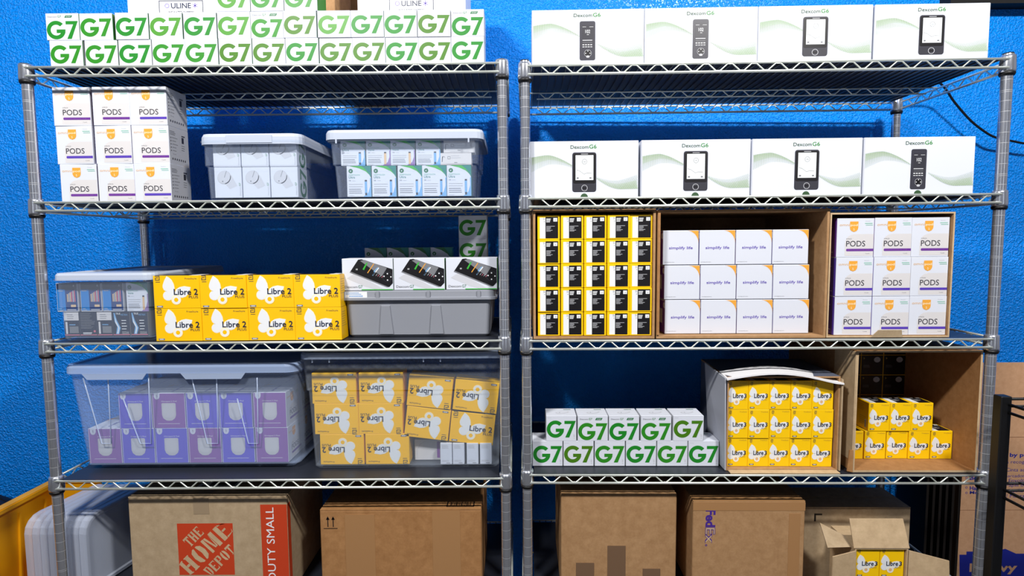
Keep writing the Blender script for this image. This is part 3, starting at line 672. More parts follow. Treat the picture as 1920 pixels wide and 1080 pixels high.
def darkbox_mesh(kind):
    mb = MB(); w, d, h = (.0405 if kind == 0 else .0455), .05, .066; mb.box(-w/2, w/2, -d/2, d/2, 0, h, m_ink, .0007, dict(right=m_offw)); a = faces(mb, w, d, h)['front']
    a.rect(.001, .004, w-.001, .0062, m_pinkp, 1)
    if kind == 0: a.rect(.001, h*.66, w-.001, h-.001, m_warm, 1); a.lines(.009, h*.9, .022, 3, .005, .0012, m_print, 2, 3); a.rect(.004, h*.12, .009, h*.6, m_warm, 1); a.lines(.014, h*.5, w-.018, 1, .004, .002, m_sky, 1, 3); a.rect(.014, h*.15, w-.003, h*.42, m_print, 1)
    if kind == 1: a.lines(.003, h*.95, w-.006, 12, .0036, .0012, m_print, 1, 4); a.lines(.008, h*.17, w-.012, 2, .004, .0022, m_wprint, 1, 4); a.ell(w*.85, h*.22, .003, .003, m_pinkp, 1)
    if kind == 2:
        a.poly([(.004, h*.95), (.006, h*.6), (.012, h*.4), (.008, h*.1), (.016, h*.1), (.021, h*.35), (.012, h*.65), (.007, h*.95)], m_sky, 1); a.poly([(.0065, h*.8), (.008, h*.55), (.015, h*.35), (.011, h*.12), (.014, h*.12), (.018, h*.35), (.0105, h*.6)], m_wprint, 2)
        a.text('TRUE', .010, h*.88, .0048, m_wprint, 2, w=.012, bold=.01); a.text('METRIX', .023, h*.84, .0045, m_sky, 2, w=.018); a.lines(.024, h*.66, .018, 5, .0075, .0018, m_wprint, 1, 4); a.rect(.024, h*.1, .042, h*.2, m_print, 1)
    return mb.mesh('test_strip_box')
DB = [darkbox_mesh(k) for k in range(3)]; BB = bluebox_mesh()
kk = [0, 1, 0, 2, 2]; xx = .0255
for i, px in enumerate([112.6, 141, 173.7, 207, 244.6]):
    w_ = .0405 if kk[i] == 0 else .0455; xx = max(xx, pl(px, 605, 0, .03)[0]); cxx = xx+w_/2; xx += w_+.0005
    put('test_strip_box', DB[kk[i]], 0, cxx, .055, z3+.008, 'dark box%s, %s of bottom row in grey-lidded bin' % ([' with white top label', ' covered in fine print', ' with white top label', ' with pale blue swirl', ' with pale blue swirl'][i], nth(i, 5)), 'box', 'dark boxes in the grey-lidded bin')
for i, x in enumerate(xs_from([105, 149.5, 190.5], 550, 0, .028, .0555)):
    put('test_strip_box', BB, 0, x, .054, z3+.0085+.066, 'bright blue box, %s of three above the dark boxes in grey-lidded bin' % ['left', 'middle', 'right'][i], 'box', 'blue boxes in the grey-lidded bin')
put('test_strip_box', VER, 0, pl(236, 550, 0, .028)[0]+OW/2-.003, .052, z3+.0085+.066, 'white green-cornered box at top right inside the grey-lidded bin', 'box', None, scale=(.92, 1, .97))
for r, lefts in enumerate(([290.7, 378, 464.5, 551.5], [286.6, 373.4, 461.6, 548])):
    for i, x in enumerate(xs_from(lefts, 605 if r == 0 else 540, 0, -.004, LW)):
        put('sensor_carton', L2, 0, x, -.004+LD/2+random.uniform(0, .003), z3+r*(LH+.0003), 'yellow butterfly box, %s of %s row, left unit third shelf' % (nth(i, 4), ['bottom', 'top'][r]), 'box', 'yellow butterfly boxes on the third shelf')
# grey tote with lid
m_tote = mat('grey_tote_plastic', (142, 146, 156), .42)
gx0, gx1 = .7515, 1.1655; gw = gx1-gx0; gd = .37
tG = empty('tote_bin', W(0, (gx0+gx1)/2, .028+gd/2, z3)); tag(tG, 'grey ribbed plastic tote under three handset boxes, right end of third shelf', 'tote')
mb = tub_mesh(gw-.040, gd-.03, gw-.030, gd-.02, .098, .012, m_tote, t=.003, flange=.002)
mb.build('tub', tG)
for rx in (-.088, .045):
    mb = MB(); yb = -gd/2+.010
    mb.hexa([(rx-.016, yb, .008), (rx+.020, yb, .008), (rx+.020, yb+.02, .008), (rx-.016, yb+.02, .008), (rx-.009, yb-.004, .083), (rx+.013, yb-.004, .083), (rx+.02, yb+.02, .09), (rx-.016, yb+.02, .09)], m_tote); mb.build('rib', tG)
mb = MB(); mb.loft([rr(gw-.03, gd-.02, .012, 0), rr(gw, gd, .014, .0005), rr(gw, gd, .014, .006), rr(gw-.01, gd-.01, .012, .008), rr(gw-.012, gd-.012, .012, .0225), rr(gw-.02, gd-.02, .012, .0255)], m_tote, True, True)
for rx in (-.105, .028, .16, -.195):
    mb.box(rx-.004, rx+.004, -gd/2+.0005, -gd/2+.008, .006, .0235, m_tote)
lG = mb.build('lid', tG, (0, 0, .0985))
mb = MB(); a = Art(mb, (-gw/2+.014, -gd/2+.0042, .0065), (1, 0, 0), (0, 0, 1)); mb.box(-gw/2+.014, -gw/2+.074, -gd/2+.0042, -gd/2+.0055, .0065, .0225, m_wprint)
a.lines(.004, .014, .05, 2, .0035, .0012, m_blue, 1, 3)
for i in range(14): a.rect(.013+i*.0026, .003, .0145+i*.0026, .0065, m_blue, 1)
mb.build('label', lG)
# handset boxes on the tote
RW, RD, RH = .1335, .09, .0835
def recv_mesh():
    mb = MB(); w, d, h = RW, RD, RH; mb.box(-w/2, w/2, -d/2, d/2, 0, h, m_white, .0008, dict(right=m_gside, left=m_gside)); a = faces(mb, w, d, h)['front']
    a.poly([(.012, h*.38), (.035, h*.55), (.11, h*.02), (.09, .002), (.06, .01)], m_offw, 1)
    a.poly([(.022, h*.60), (.043, h*.965), (.052, h*.98), (w-.001, h*.66), (w-.001, h*.22), (.123, h*.10), (.116, h*.12)], m_black, 2)
    a.poly([(.022, h*.60), (.118, h*.12), (.121, h*.10), (.116, h*.10), (.020, h*.57)], m_print, 3)
    a.poly([(.048, h*.93), (.060, h*.96), (.118, h*.70), (.104, h*.44)], m_print, 3)
    a.poly([(.054, h*.66), (.064, h*.86), (.0685, h*.88), (.058, h*.64)], m_brg, 4); a.poly([(.066, h*.55), (.083, h*.84), (.085, h*.83), (.068, h*.54)], m_orange, 4)
    a.poly([(.080, h*.48), (.096, h*.72), (.098, h*.70), (.082, h*.47)], m_wprint, 4); a.poly([(.079, h*.47), (.085, h*.56), (.083, h*.60), (.093, h*.72), (.095, h*.71), (.086, h*.60), (.088, h*.56), (.081, h*.46)], m_sky, 4)
    for i in range(4): a.poly([(.088+i*.005, h*(.46-.02*i)), (.092+i*.005, h*(.52-.02*i)), (.093+i*.005, h*(.515-.02*i)), (.089+i*.005, h*(.455-.02*i))], m_pinkp if i % 2 else m_lprint, 4)
    a.ell(.119, h*.42, .0135, .013, m_gunm, 3); a.ell(.119, h*.42, .0125, .012, m_black, 4)
    for dx, dy in ((0, .10), (-.009, .02), (.009, .0), (0, -.10)): a.ell(.119+dx, h*(.42+dy), .0019, .0019, m_wprint, 5, n=8)
    a.text('II', .037, h*.64, .004, m_wprint, 4, w=.004); a.text('Dexcom', .006, h*.075, .0062, m_print, 2, w=.0335, bold=.008); a.text('G7', .0415, h*.07, .0075, m_drg, 2, w=.011)
    a.rect(.05, .0006, w-.001, .003, m_brg, 2); return mb.mesh('handset_box')
RM = recv_mesh()
for i, x in enumerate(xs_from([638, 735.8, 835], 515, 0, .02, RW)):
    put('handset_box', RM, 0, x, .042+RD/2-.006, z3+.1245, 'white box picturing a tilted black handset, %s of three on grey tote' % ['left', 'middle', 'right'][i], 'box', 'handset boxes on the grey tote')
for i, x in enumerate(xs_from([684, 725.5, 766.5, 807.5], 477, 0, .2, OW)):
    put('test_strip_box', DRK, 0, x, .2+OD/2, z3+.1245, 'green-cornered box peeking above the handset boxes, %s of four' % nth(i, 4), 'box', 'green-cornered boxes behind the handset boxes')
for i in range(3):
    put('sensor_box', G7[0], 0, pl(860, 430, 0, .2)[0]+GW/2, .2+GD/2, z3+.1245+i*GH*.985, 'white green-lettered box behind the handset boxes, %s of its stack' % ['bottom', 'middle', 'top'][i], 'box', 'green-lettered boxes stacked behind the handset boxes', scale=(1, 1, .985))
# ------------------------------------------------------------------ left unit, fourth shelf
z4 = T(0, 3)
tE, lE = storage_bin(0, .020, .640, .014, .414, 3, 'big clear bin of purple boxes on the left unit fourth shelf', p_clear, p_lid2, .582, .318, .602, .376, .276, .620, .400, .0225, .275, .018, inset=.012, cyb=.0)
# hinged rim tabs and front diagonal ribs
for sx in (-.17, .09):
    mb = MB(); a0, a1 = sx-.085, sx+.085
    mb.hexa([(a0+.012, -.1995, -.016), (a1-.012, -.1995, -.016), (a1-.012, -.1965, -.016), (a0+.012, -.1965, -.016), (a0, -.2005, 0), (a1, -.2005, 0), (a1, -.1975, 0), (a0, -.1975, 0)], p_rim); mb.build('latch', lE)
def on_tub(x, z):
    k = (z-.014)/(.274-.014); return (x, -(.318+(.376-.318)*k)/2-.0015, z)
for px0, px1, px2 in ((166, 190, 208), (237, 262, 283), (367, 388, 409), (449, 465, 484)):
    q = []
    for px, py in ((px0, 705 if px0 in (166, 367) else 745), (px1, 832), (px2, 832), (px2+4, 705)):
        p = pl(px, py, 0, .045); q.append(on_tub(p[0]-.330, max(.03, min(.268, p[2]-z4))))
    mb = MB(); mb.tube(q, .0016, p_rim, 6); mb.build('rib', tE)
for i in range(12):
    pass
def purple(i, lvl, row, lefts, py):
    x = xs_from(lefts, py, 0, .052, PD)[i]+.0095
    k = (i*2+lvl*3) % 5
    where = ['front row', 'middle row', 'back row'][row]
    put('pods_box', PODS[0 if k in (0, 1) else 1], 0, x, .0588+PW/2+row*(PW+.001), z4+.0166+lvl*(PH*.97), 'purple box, %s of %s layer, %s, big clear bin' % (nth(i, len(lefts)), ['bottom', 'top'][lvl], where), 'box', 'purple boxes in the big clear bin', PI/2, scale=(1, .985, .97))
for row in (0, 1, 2):
    for i in range(6): purple(i, 0, row, [156, 218.5, 281, 343, 405.5, 470], 835)
    for i in range(5): purple(i, 1, row, [212.5, 276, 339, 401.5, 466], 774)
# bin of upside-down yellow boxes
tF, lF = storage_bin(0, .635, 1.1935, .0345, .4025, 3, 'translucent bin of mostly upside-down yellow boxes beside the purple-box bin', p_mid, p_rim, .504, .330, .5430, .350, .3040, .5575, .366, .0165, .3045, .016, step=.215)
for sx in (-.24, -.195, .055, .10):
    mb = MB(); mb.box(sx-.0015, sx+.0015, -.1845, -.1815, -.008, 0, p_rim); mb.build('clip', lF)
def put_c(name, me, u, px, py, off, roll, flip, h, label, cat, group, rz=0):
    c = pl(px, py, u, off)
    R = Matrix.Rotation(roll, 3, 'Y') @ (Matrix.Rotation(PI, 3, 'Y') if flip else Matrix.Identity(3))
    b = Vector(c)-R @ Vector((0, 0, h/2))
    o = bpy.data.objects.new(name, me); COL.objects.link(o); o.rotation_euler = R.to_euler(); o.location = W(u, b[0], off+LD/2, b[2]); return tag(o, label, cat, group)
fo = .060; zf = z4+.0085
for r, lefts in enumerate(([600.6, 685.5], [587, 672], [580, 673])):
    lx_ = xs_from(lefts, (845, 790, 730)[r], 0, fo, LW); lx_[0] = max(lx_[0], (.6695, .666, .662)[r]+LW/2); lx_[1] = max(lx_[1], lx_[0]+LW+.0005)
    for i, x in enumerate(lx_):
        put('sensor_carton', L2, 0, x, fo+LD/2, zf+r*(LH+.0002)+LH, 'upside-down yellow butterfly box, %s column, %s layer of translucent bin' % (['left', 'second'][i], ['bottom', 'middle', 'top'][r]), 'box', 'yellow boxes in the translucent bin', ori='flip')
put_c('sensor_carton', L2, 0, 801.5, 794, fo, .125, True, LH, 'tilted upside-down yellow box, middle layer, resting above small white boxes', 'box', 'yellow boxes in the translucent bin')
put_c('sensor_carton', L2, 0, 806, 735.5, fo, .115, True, LH, 'tilted upside-down yellow box, top layer, third from left in translucent bin', 'box', 'yellow boxes in the translucent bin')
put_c('sensor_carton', L2, 0, 892.5, 743.5, fo, .12, True, LH, 'tilted upside-down yellow box, top layer, rightmost in translucent bin', 'box', 'yellow boxes in the translucent bin')
put_c('sensor_carton', L2, 0, 885.5, 803, fo, .11, False, LH, 'the only right-way-up yellow butterfly box in the translucent bin', 'box', 'yellow boxes in the translucent bin')
def mini_mesh():
    mb = MB(); w, d, h = .0315, .03, .061; mb.box(-w/2, w/2, -d/2, d/2, 0, h, m_white, .0005); a = faces(mb, w, d, h)['front']
    a.lines(.004, h-.005, .022, 4, .0028, .001, m_lprint, 1, 3); a.lines(.004, .012, .022, 2, .003, .001, m_lprint, 1, 5); a.rect(.016, .003, .026, .0045, m_print, 1); return mb.mesh('mini_box')
MINI = mini_mesh()
for i, x in enumerate(xs_from([825.7, 848.8, 875, 900], 850, 0, .056, .0315)):
    put('mini_box', MINI, 0, x, .072, zf, 'small narrow white box standing at bottom of translucent bin, %s of four' % nth(i, 4), 'box', 'narrow white boxes in the translucent bin', scale=(1, 1, .95))
mb = MB(); w, d, h = .072, .03, .058; mb.box(-w/2, w/2, -d/2, d/2, 0, h, m_warm, .0006); a = faces(mb, w, d, h)['front']; a.rect(w-.010, .006, w-.002, h-.006, m_plum, 1); a.poly([(.008, .004), (.008, .03), (.016, .045), (.03, .052), (.03, .053), (.015, .046), (.007, .03), (.007, .004)], m_lprint, 1)
o = mb.build('pods_carton', loc=W(0, pl(773, 840, 0, .08)[0]+.041, .105, zf)); tag(o, 'pale box lying behind the narrow white boxes in translucent bin', 'box')
# ------------------------------------------------------------------ open cartons on the right unit
def open_carton(u, x0, x1, y0, y1, s, h, m, label, t=.005, mo=None, group=None, edge=None):
    """carton lying on its side, open toward the room"""
    w, d = x1-x0, y1-y0; root = empty('open_carton', W(u, (x0+x1)/2, y0, T(u, s)), UX[u][2]); tag(root, label, 'carton', group)
    mb = MB(); mo = mo or m; e = edge or m_carde
    P = dict(front=e)
    mb.box(-w/2, w/2, 0, d, 0, t, m, mats=P); mb.box(-w/2, w/2, 0, d, h-t, h, m, mats=dict(front=e, top=mo)); mb.box(-w/2, -w/2+t, 0, d, t, h-t, m, mats=dict(front=e, left=mo)); mb.box(w/2-t, w/2, 0, d, t, h-t, m, mats=dict(front=e, right=mo)); mb.box(-w/2+t, w/2-t, d-t, d, t, h-t, m)
    mb.build('carton_body', root); return root, w, d
z3r = T(1, 2); z4r = T(1, 3)
rG, w_, d_ = open_carton(1, .0185, .3305, .000, .36, 2, .3325, m_card, 'open carton of yellow boxes with black end panels, next to middle post', edge=m_card, t=.006)
mb = MB(); mb.plate([(-.1585, .13, .035), (-.1590, .27, .035), (-.1590, .27, .325), (-.1585, .13, .325)], .003, m_cardd); mb.build('flap', rG)
for r in range(5):
    for i, x in enumerate(xs_from([1008.2, 1052, 1095.4, 1139.5, 1183.5], 510, 1, .002, QW)):
        put('sensor_carton', L3, 1, min(.3238-QW/2-(4-i)*(QW+.0005), max(x, .0252+QW/2+i*(QW+.0005))), .004+QH+random.uniform(0, .003), z3r+.0075+QD/2+r*(QD+.0009), 'yellow black-ended box, %s in %s of open carton' % (nth(i, 5), ['bottom row', 'second row from bottom', 'middle row', 'second row from top', 'top row'][r]), 'box', 'yellow black-ended boxes in the open carton', ori='top', scale=(1.0, 1.005, 1))
rH, w_, d_ = open_carton(1, .335, .767, .000, .38, 2, .329, m_card, 'open carton holding twelve white slogan boxes, centre of third shelf', t=.006, edge=m_card)
mb = MB(); mb.box(-.216, -.2095, -.004, -.0005, .01, .322, m_cardd); mb.build('flap', rH)
for r in range(3):
    for i, x in enumerate(xs_from([[1246, 1312.5, 1381, 1449], [1245, 1312, 1379.5, 1448.5], [1242.5, 1311, 1378, 1447.5]][r], (590, 528, 462)[r], 1, .03, PW)):
        put('pods_box', PODS[2+(i % 2)], 1, x, .03+PH, z3r+.0065+PD/2+r*(PD+.0002), 'white purple-slogan box, %s, %s row of centre carton' % (nth(i, 4), ['bottom', 'middle', 'top'][r]), 'box', 'white slogan boxes in the centre carton', ori='top', scale=(.985, .985, 1))
rI, w_, d_ = open_carton(1, .7695, 1.080, .002, .16, 2, .318, m_card, 'open carton of nine orange-badged pods boxes, right end of third shelf', t=.004, edge=m_cardl)
mb = MB(); mb.hexa([(-.045, -.004, .0005), (.035, -.004, .0005), (.035, -.0015, .0005), (-.045, -.0015, .0005), (-.028, -.008, .020), (.030, -.008, .020), (.030, -.0055, .020), (-.028, -.0055, .020)], m_cardg); mb.build('flap', rI)
for r in range(3):
    for i, x in enumerate(xs_from([[1566, 1635, 1702], [1568, 1637, 1705], [1570, 1639, 1707.5]][r], (590, 520, 445)[r], 1, .009, PW)):
        put('pods_box', PODS[2+(0 if r == 2 else 1)], 1, max(.7695+.0045+PW/2+.094*i, min(x, 1.0285-.094*(2-i))), .009+PD/2+random.uniform(0, .003), z3r+.0045+r*(PH+.0004), 'white pods box, %s column, %s layer of the right-hand open carton' % (['left', 'middle', 'right'][i], ['bottom', 'middle', 'top'][r]), 'box', 'pods boxes in the right-hand open carton', random.uniform(-.008, .008))
# fourth shelf
for i, x in enumerate(xs_from([998.5, 1056.5, 1115, 1173.5, 1232, 1290.5], 855, 1, .04, GW)):
    put('sensor_box', G7[[2, 1, 0, 2, 0, 2][i]], 1, x, .04+GD/2, z4r, 'green-lettered white box, %s of lower row, right unit fourth shelf' % nth(i, 6), 'box', 'green-lettered boxes on the right unit fourth shelf', scale=(1, 1, 1.02))
for i, x in enumerate(xs_from([1024, 1083, 1141.5, 1201.5, 1262], 805, 1, .04, GW)):
    put('sensor_box', [G7[2], G7T[0], G7T[2], G7T[0], G7[1]][i], 1, x, .04+GD/2, z4r+GH*1.02, 'green-lettered white box%s, %s of upper row, right unit fourth shelf' % ([' ', ' with tag', ' with tag', ' with tag', ' '][i].rstrip(), nth(i, 5)), 'box', 'green-lettered boxes on the right unit fourth shelf', scale=(1, 1, 1.02))
m_outer = mat('dark_printed_liner_card', (92, 98, 116), .5)
rJ, w_, d_ = open_carton(1, .5235, .8145, .010, .235, 3, .252, m_card, 'open carton with dark outer face holding fifteen small yellow boxes', t=.004, mo=m_outer, edge=m_card)
# curved top flap and side flap of that carton
mb = MB(); n = 14; top = []
for i in range(n+1):
    t_ = i/n; x = -.150+.300*t_; z = .245+.016*math.sin(PI*min(1, t_*1.1))-(.012*t_**3); top.append((x, z))
vs = []; fs = []
for i, (x, z) in enumerate(top): vs += [(x, -.010, z-.001), (x, -.010, z+.003), (x, .05, z+.009), (x, .05, z+.005)]
for i in range(n):
    for k in range(4): fs.append((i*4+k, i*4+(k+1) % 4, i*4+4+(k+1) % 4, i*4+4+k))
fs += [(3, 2, 1, 0), (n*4, n*4+1, n*4+2, n*4+3)]
mb.add(vs, fs, m_shipr); mb.build('flap', rJ)
mb = MB(); mb.plate([(-.1455, -.002, .002), (-.1455, .13, .002), (-.1615, .13, .262), (-.150, -.002, .248)], -.003, mat('grey_liner_card', (176, 180, 192), .6)); mb.build('flap', rJ)
mb = MB(); mb.box(.1465, .1500, -.006, .12, .002, .245, m_cardg); mb.build('flap', rJ)
mb = MB(); mb.box(-.140, .142, -.021, -.001, .0, .0025, m_cardl); mb.build('flap', rJ)
for r in range(3):
    for i, x in enumerate(xs_from([[1366, 1405, 1447, 1488, 1525.5], [1364.5, 1402.5, 1445, 1485, 1523], [1364.5, 1402.5, 1444, 1482.5, 1521]][r], (845, 790, 737)[r], 1, .022, QW*.957)):
        put('sensor_carton', L3, 1, max(.5290+.0275+.0553*i, min(x, .7800-.0552*(4-i))), .024+QD/2+random.uniform(0, .004), z4r+.0045+r*QH*1.055, 'small yellow butterfly box, %s, %s layer of dark-sided carton' % (nth(i, 5), ['bottom', 'middle', 'top'][r]), 'box', 'small yellow boxes in the dark-sided carton', 0, scale=(.957, 1, 1.053))
rK, w_, d_ = open_carton(1, .848, 1.1665, .000, .375, 3, .3205, m_cardd, 'tall open brown carton with yellow and black boxes, by right front post', t=.005, edge=m_cardl)
mb = MB(); mb.plate([(-.1615, .0, .03), (-.1615, .10, .03), (-.1615, .10, .318), (-.1615, 0, .318)], .003, m_cardl); mb.build('flap', rK)
mb = MB(); mb.plate([(-.160, -.003, .001), (-.1745, -.003, .004), (-.1700, -.003, .06), (-.1600, -.003, .06)], .003, m_cardd); mb.build('flap', rK)
for i, x in enumerate(xs_from([1580, 1622.5, 1664.5, 1705, 1747], 830, 1, .075, QW)):
    put('sensor_carton', L3, 1, x, .077+QD/2+random.uniform(0, .004), z4r+.0055, 'small yellow butterfly box, %s of front bottom row in tall carton' % nth(i, 5), 'box', 'small yellow boxes in the tall open carton', random.uniform(-.03, .03)*0, scale=(1, 1, 1.06))
for i, x in enumerate(xs_from([1629.5, 1670, 1710], 777, 1, .075, QW)):
    put('sensor_carton', L3, 1, x, .077+QD/2, z4r+.0058+QH*1.06, 'small yellow butterfly box, %s of three in upper row of tall carton' % ['left', 'middle', 'right'][i], 'box', 'small yellow boxes in the tall open carton', scale=(1, 1, 1.06))
for r in range(5):
    for c in range(4):
        px = [1552, 1597, 1641, 1685][c]
        x = pl(px, 720, 1, .28)[0]+.035
        put('sensor_carton', L3, 1, min(1.1275-.0675*(3-c), max(x, .848+.006+.035)), .285, z4r+.0053+QD/2+r*(QD+.0002), 'black box, %s in %s at back of tall carton' % (nth(c, 4), ['bottom row', 'second row from bottom', 'middle row', 'second row from top', 'top row'][r]), 'box', 'black-faced boxes at the back of the tall carton', ori='bottom', scale=(1.17, 1, 1))
# ------------------------------------------------------------------ bottom shelf, left unit
z5 = T(0, 4)
m_hdred = mat('orange_red_print', (196, 62, 26), .55)
def fcoord(u, off, x0, z0): return lambda px, py: (pl(px, py, u, off)[0]-x0, pl(px, py, u, off)[2]-z0)
t, w, d, h = carton('moving_carton', 0, .170, .597, .022, .30, z5, .6935, m_cardg, 'grey-brown moving carton with orange-red square logo and side band', flaps=True)
c = fcoord(0, .022, .170, z5); mb = MB(); a = Art(mb, (-w/2, -d/2, 0), (1, 0, 0), (0, 0, 1))
sx0, sy0 = c(337, 1078); sx1, sy1 = c(436, 981); a.rect(sx0, sy0, sx1, sy1, m_hdred, 1); S = sx1-sx0
q = m_cardl; r2 = PI/4; k = .7071
GL = {   # stencil capitals as convex pieces in a unit box
 'T': [[(0, .82), (1, .82), (1, 1), (0, 1)], [(.36, 0), (.64, 0), (.64, .80), (.36, .80)], [(0, .66), (.10, .80), (0, .80)], [(1, .66), (1, .80), (.90, .80)], [(.26, 0), (.74, 0), (.74, .07), (.26, .07)]],
 'H': [[(.05, 0), (.36, 0), (.36, 1), (.05, 1)], [(.64, 0), (.95, 0), (.95, 1), (.64, 1)], [(.38, .43), (.62, .43), (.62, .58), (.38, .58)], [(0, 0), (.42, 0), (.42, .07), (0, .07)], [(.58, 0), (1, 0), (1, .07), (.58, .07)], [(0, .93), (.42, .93), (.42, 1), (0, 1)], [(.58, .93), (1, .93), (1, 1), (.58, 1)]],
 'E': [[(.05, 0), (.38, 0), (.38, 1), (.05, 1)], [(.42, 0), (1, 0), (1, .28), (.86, .10), (.42, .10)], [(.42, .90), (.86, .90), (1, .74), (1, 1), (.42, 1)], [(.42, .45), (.72, .45), (.72, .57), (.42, .57)]],
 'M': [[(0, 0), (.20, 0), (.20, 1), (0, 1)], [(.70, 0), (1, 0), (1, 1), (.70, 1)], [(.22, .98), (.38, .98), (.56, .12), (.44, .12)], [(.56, .12), (.66, .12), (.68, .98), (.62, .62)]],
 'P': [[(.05, 0), (.38, 0), (.38, 1), (.05, 1)], [(.42, .90), (.78, .90), (.92, 1), (.42, 1)], [(.70, .50), (.95, .55), (1, .75), (.95, .95), (.70, .95)], [(.42, .46), (.85, .46), (.92, .54), (.42, .54)]],
 'D': [[(.05, 0), (.38, 0), (.38, 1), (.05, 1)], [(.42, .90), (.75, .90), (.85, 1), (.42, 1)], [(.68, .08), (.92, .14), (1, .5), (.92, .86), (.68, .92)], [(.42, 0), (.85, 0), (.75, .10), (.42, .10)]],
 'O': [[(.0, .5), (.08, .15), (.30, .0), (.42, .0), (.42, .08), (.34, .5)], [(.0, .5), (.34, .5), (.42, .92), (.42, 1), (.30, 1), (.08, .85)], [(1, .5), (.66, .5), (.58, .08), (.58, 0), (.70, 0), (.92, .15)], [(1, .5), (.92, .85), (.70, 1), (.58, 1), (.58, .92), (.66, .5)]]}
def diag(tx, cx, cy, ht, wd, gap):
    n = len(tx); lw = (wd-gap*(n-1))/n
    ox, oy = sx0+S*cx-(wd/2)*k+(ht/2)*k, sy0+S*cy-(wd/2)*k-(ht/2)*k
    for i, ch in enumerate(tx):
        for jj, pc in enumerate(GL[ch]):
            pts = [(i*(lw+gap)+x*lw, y*ht) for x, y in pc]
            P_ = [(ox+(x-y)*k, oy+(x+y)*k) for x, y in pts]
            P_ = [(min(max(x, sx0+.0008), sx0+S-.0008), min(max(y, sy0+.0008), sy1-.0008)) for x, y in P_]
            a.poly(P_, q, 2+.3*jj)
diag('THE', .285, .715, .029, .056, .003); diag('HOME', .50, .50, .046, .178, .006); diag('DEPOT', .735, .265, .029, .104, .003)
mb.build('printed_logo', t)
mb = MB(); a = Art(mb, (-w/2, -d/2, 0), (1, 0, 0), (0, 0, 1)); x0, _ = c(490, 1000); _, yt = c(500, 946); a.rect(x0, .002, w-.001, yt, m_hdred, 1)
tx, ty = c(518, 1079); a.text('DUTY SMALL', tx, yt-.008-.205, .0215, m_wprint, 2, w=.205, rot=PI/2)
b2 = Art(mb, (w/2, -d/2, 0), (0, 1, 0), (0, 0, 1)); b2.rect(.001, .002, .02, yt, m_hdred, 1)
mb.build('printed_band', t)
m_gtape = mat('dull_grey_tape', (158, 138, 112), .4)
mb = MB(); mb.box(-.038, .004, -d/2-.0006, -d/2, h-.045, h, m_gtape); mb.box(-.038, .004, -d/2, d/2, h+.0036, h+.0041, m_gtape); mb.build('tape', t)
mb = MB(); mb.box(-.06, .05, -.09, -.0, h+.0042, h+.0048, m_wprint); a = Art(mb, (-.06, -.09, h+.0048), (1, 0, 0), (0, 1, 0)); a.rect(.03, .02, .10, .045, m_black, 1); a.rect(.01, .005, .03, .018, m_black, 1); mb.build('shipping_label', t)
t, w, d, h = carton('brown_carton', 0, .6844, 1.1182, .022, .32, z5, .6548, m_cardd, 'plain brown carton with two black up arrows, left unit bottom shelf')
c = fcoord(0, .022, .6844, z5); mb = MB(); a = Art(mb, (-w/2, -d/2, 0), (1, 0, 0), (0, 0, 1))
for px in (615, 625):
    x, y0_ = c(px, 988); _, y1_ = c(px, 968); a.rect(x-.0012, y0_, x+.0012, y1_-.004, m_black, 1); a.poly([(x-.005, y1_-.010), (x+.005, y1_-.010), (x, y1_)], m_black, 1)
x0, y0_ = c(607, 991); x1, _ = c(633, 991); a.rect(x0, y0_-.001, x1, y0_+.001, m_black, 1)
mb.build('printed_arrows', t)
mb = MB(); a = Art(mb, (-w/2, -d/2, h+.0036), (1, 0, 0), (0, 1, 0)); a.frame(w-.095, .012, w-.020, .045, .003, m_black, 1)
for i in range(12): a.rect(w-.085+i*.0048, .018, w-.085+i*.0048+[.003, .0015, .002][i % 3], .040, m_black, 1)
mb.build('barcode', t)
mb = MB(); mb.box(w/2-.20, w/2-.004, .02, .06, h+.0037, h+.0045, m_blue); mb.build('tape', t)
mb = MB(); mb.box(.085, .16, -d/2-.0006, -d/2, .02, h, m_tape); mb.build('tape', t)
mb = MB(); mb.box(-.20+.05, -.07, -d/2-.0006, -d/2, .0, h-.01, m_tape); mb.build('tape', t)
# standing clear lids
for i in range(8):
    x = -.1255+i*.0212
    t = lid_mesh(.215, .262, .0195, .045, plastic('lid_stack_plastic', (214, 222, 240), .30, .16)).build('storage_cover')
    t.rotation_euler = (0, PI/2, -.17); t.location = W(0, x+.022, .162, z5+.1085)
    tag(t, 'clear lid standing on edge beside the moving carton, %s of eight' % nth(i, 8), 'lid', 'clear lids standing on edge')
# ------------------------------------------------------------------ bottom shelf, right unit
z5r = T(1, 4)
t, w, d, h = carton('brown_carton', 1, .0900, .3993, .020, .30, z5r, .6925, m_card, 'plain brown carton with three dark tape strips, right unit bottom shelf')
c = fcoord(1, .02, .09, z5r); mb = None
m_dtape = mat('dull_brown_tape', (116, 90, 68), .5)
for x0, x1, y0_ in ((1080, 1114, 1055), (1139, 1173, 1023), (1205, 1238, 1066)):
    p = c(x0, y0_); q = c(x1, y0_); mb = MB(); mb.box(-w/2+p[0], -w/2+q[0], -d/2-.0008, -d/2, .01, p[1], m_dtape); mb.build('tape', t)
t, w, d, h = carton('courier_carton', 1, .443, .7398, .020, .33, z5r, .6725, m_card, 'brown courier carton with purple sideways lettering, right unit bottom shelf')
c = fcoord(1, .02, .443, z5r); mb = MB(); a = Art(mb, (-w/2, -d/2, 0), (1, 0, 0), (0, 0, 1)); m_fx = mat('deep_purple_print', (70, 40, 140), .5)
x0, y1_ = c(1323, 955); x1, y2_ = c(1341, 988); _, y3_ = c(1323, 1018)
a.text('Fed', x0, y1_, x1-x0, m_fx, 2, w=y1_-y2_, bold=.035, rot=-PI/2)
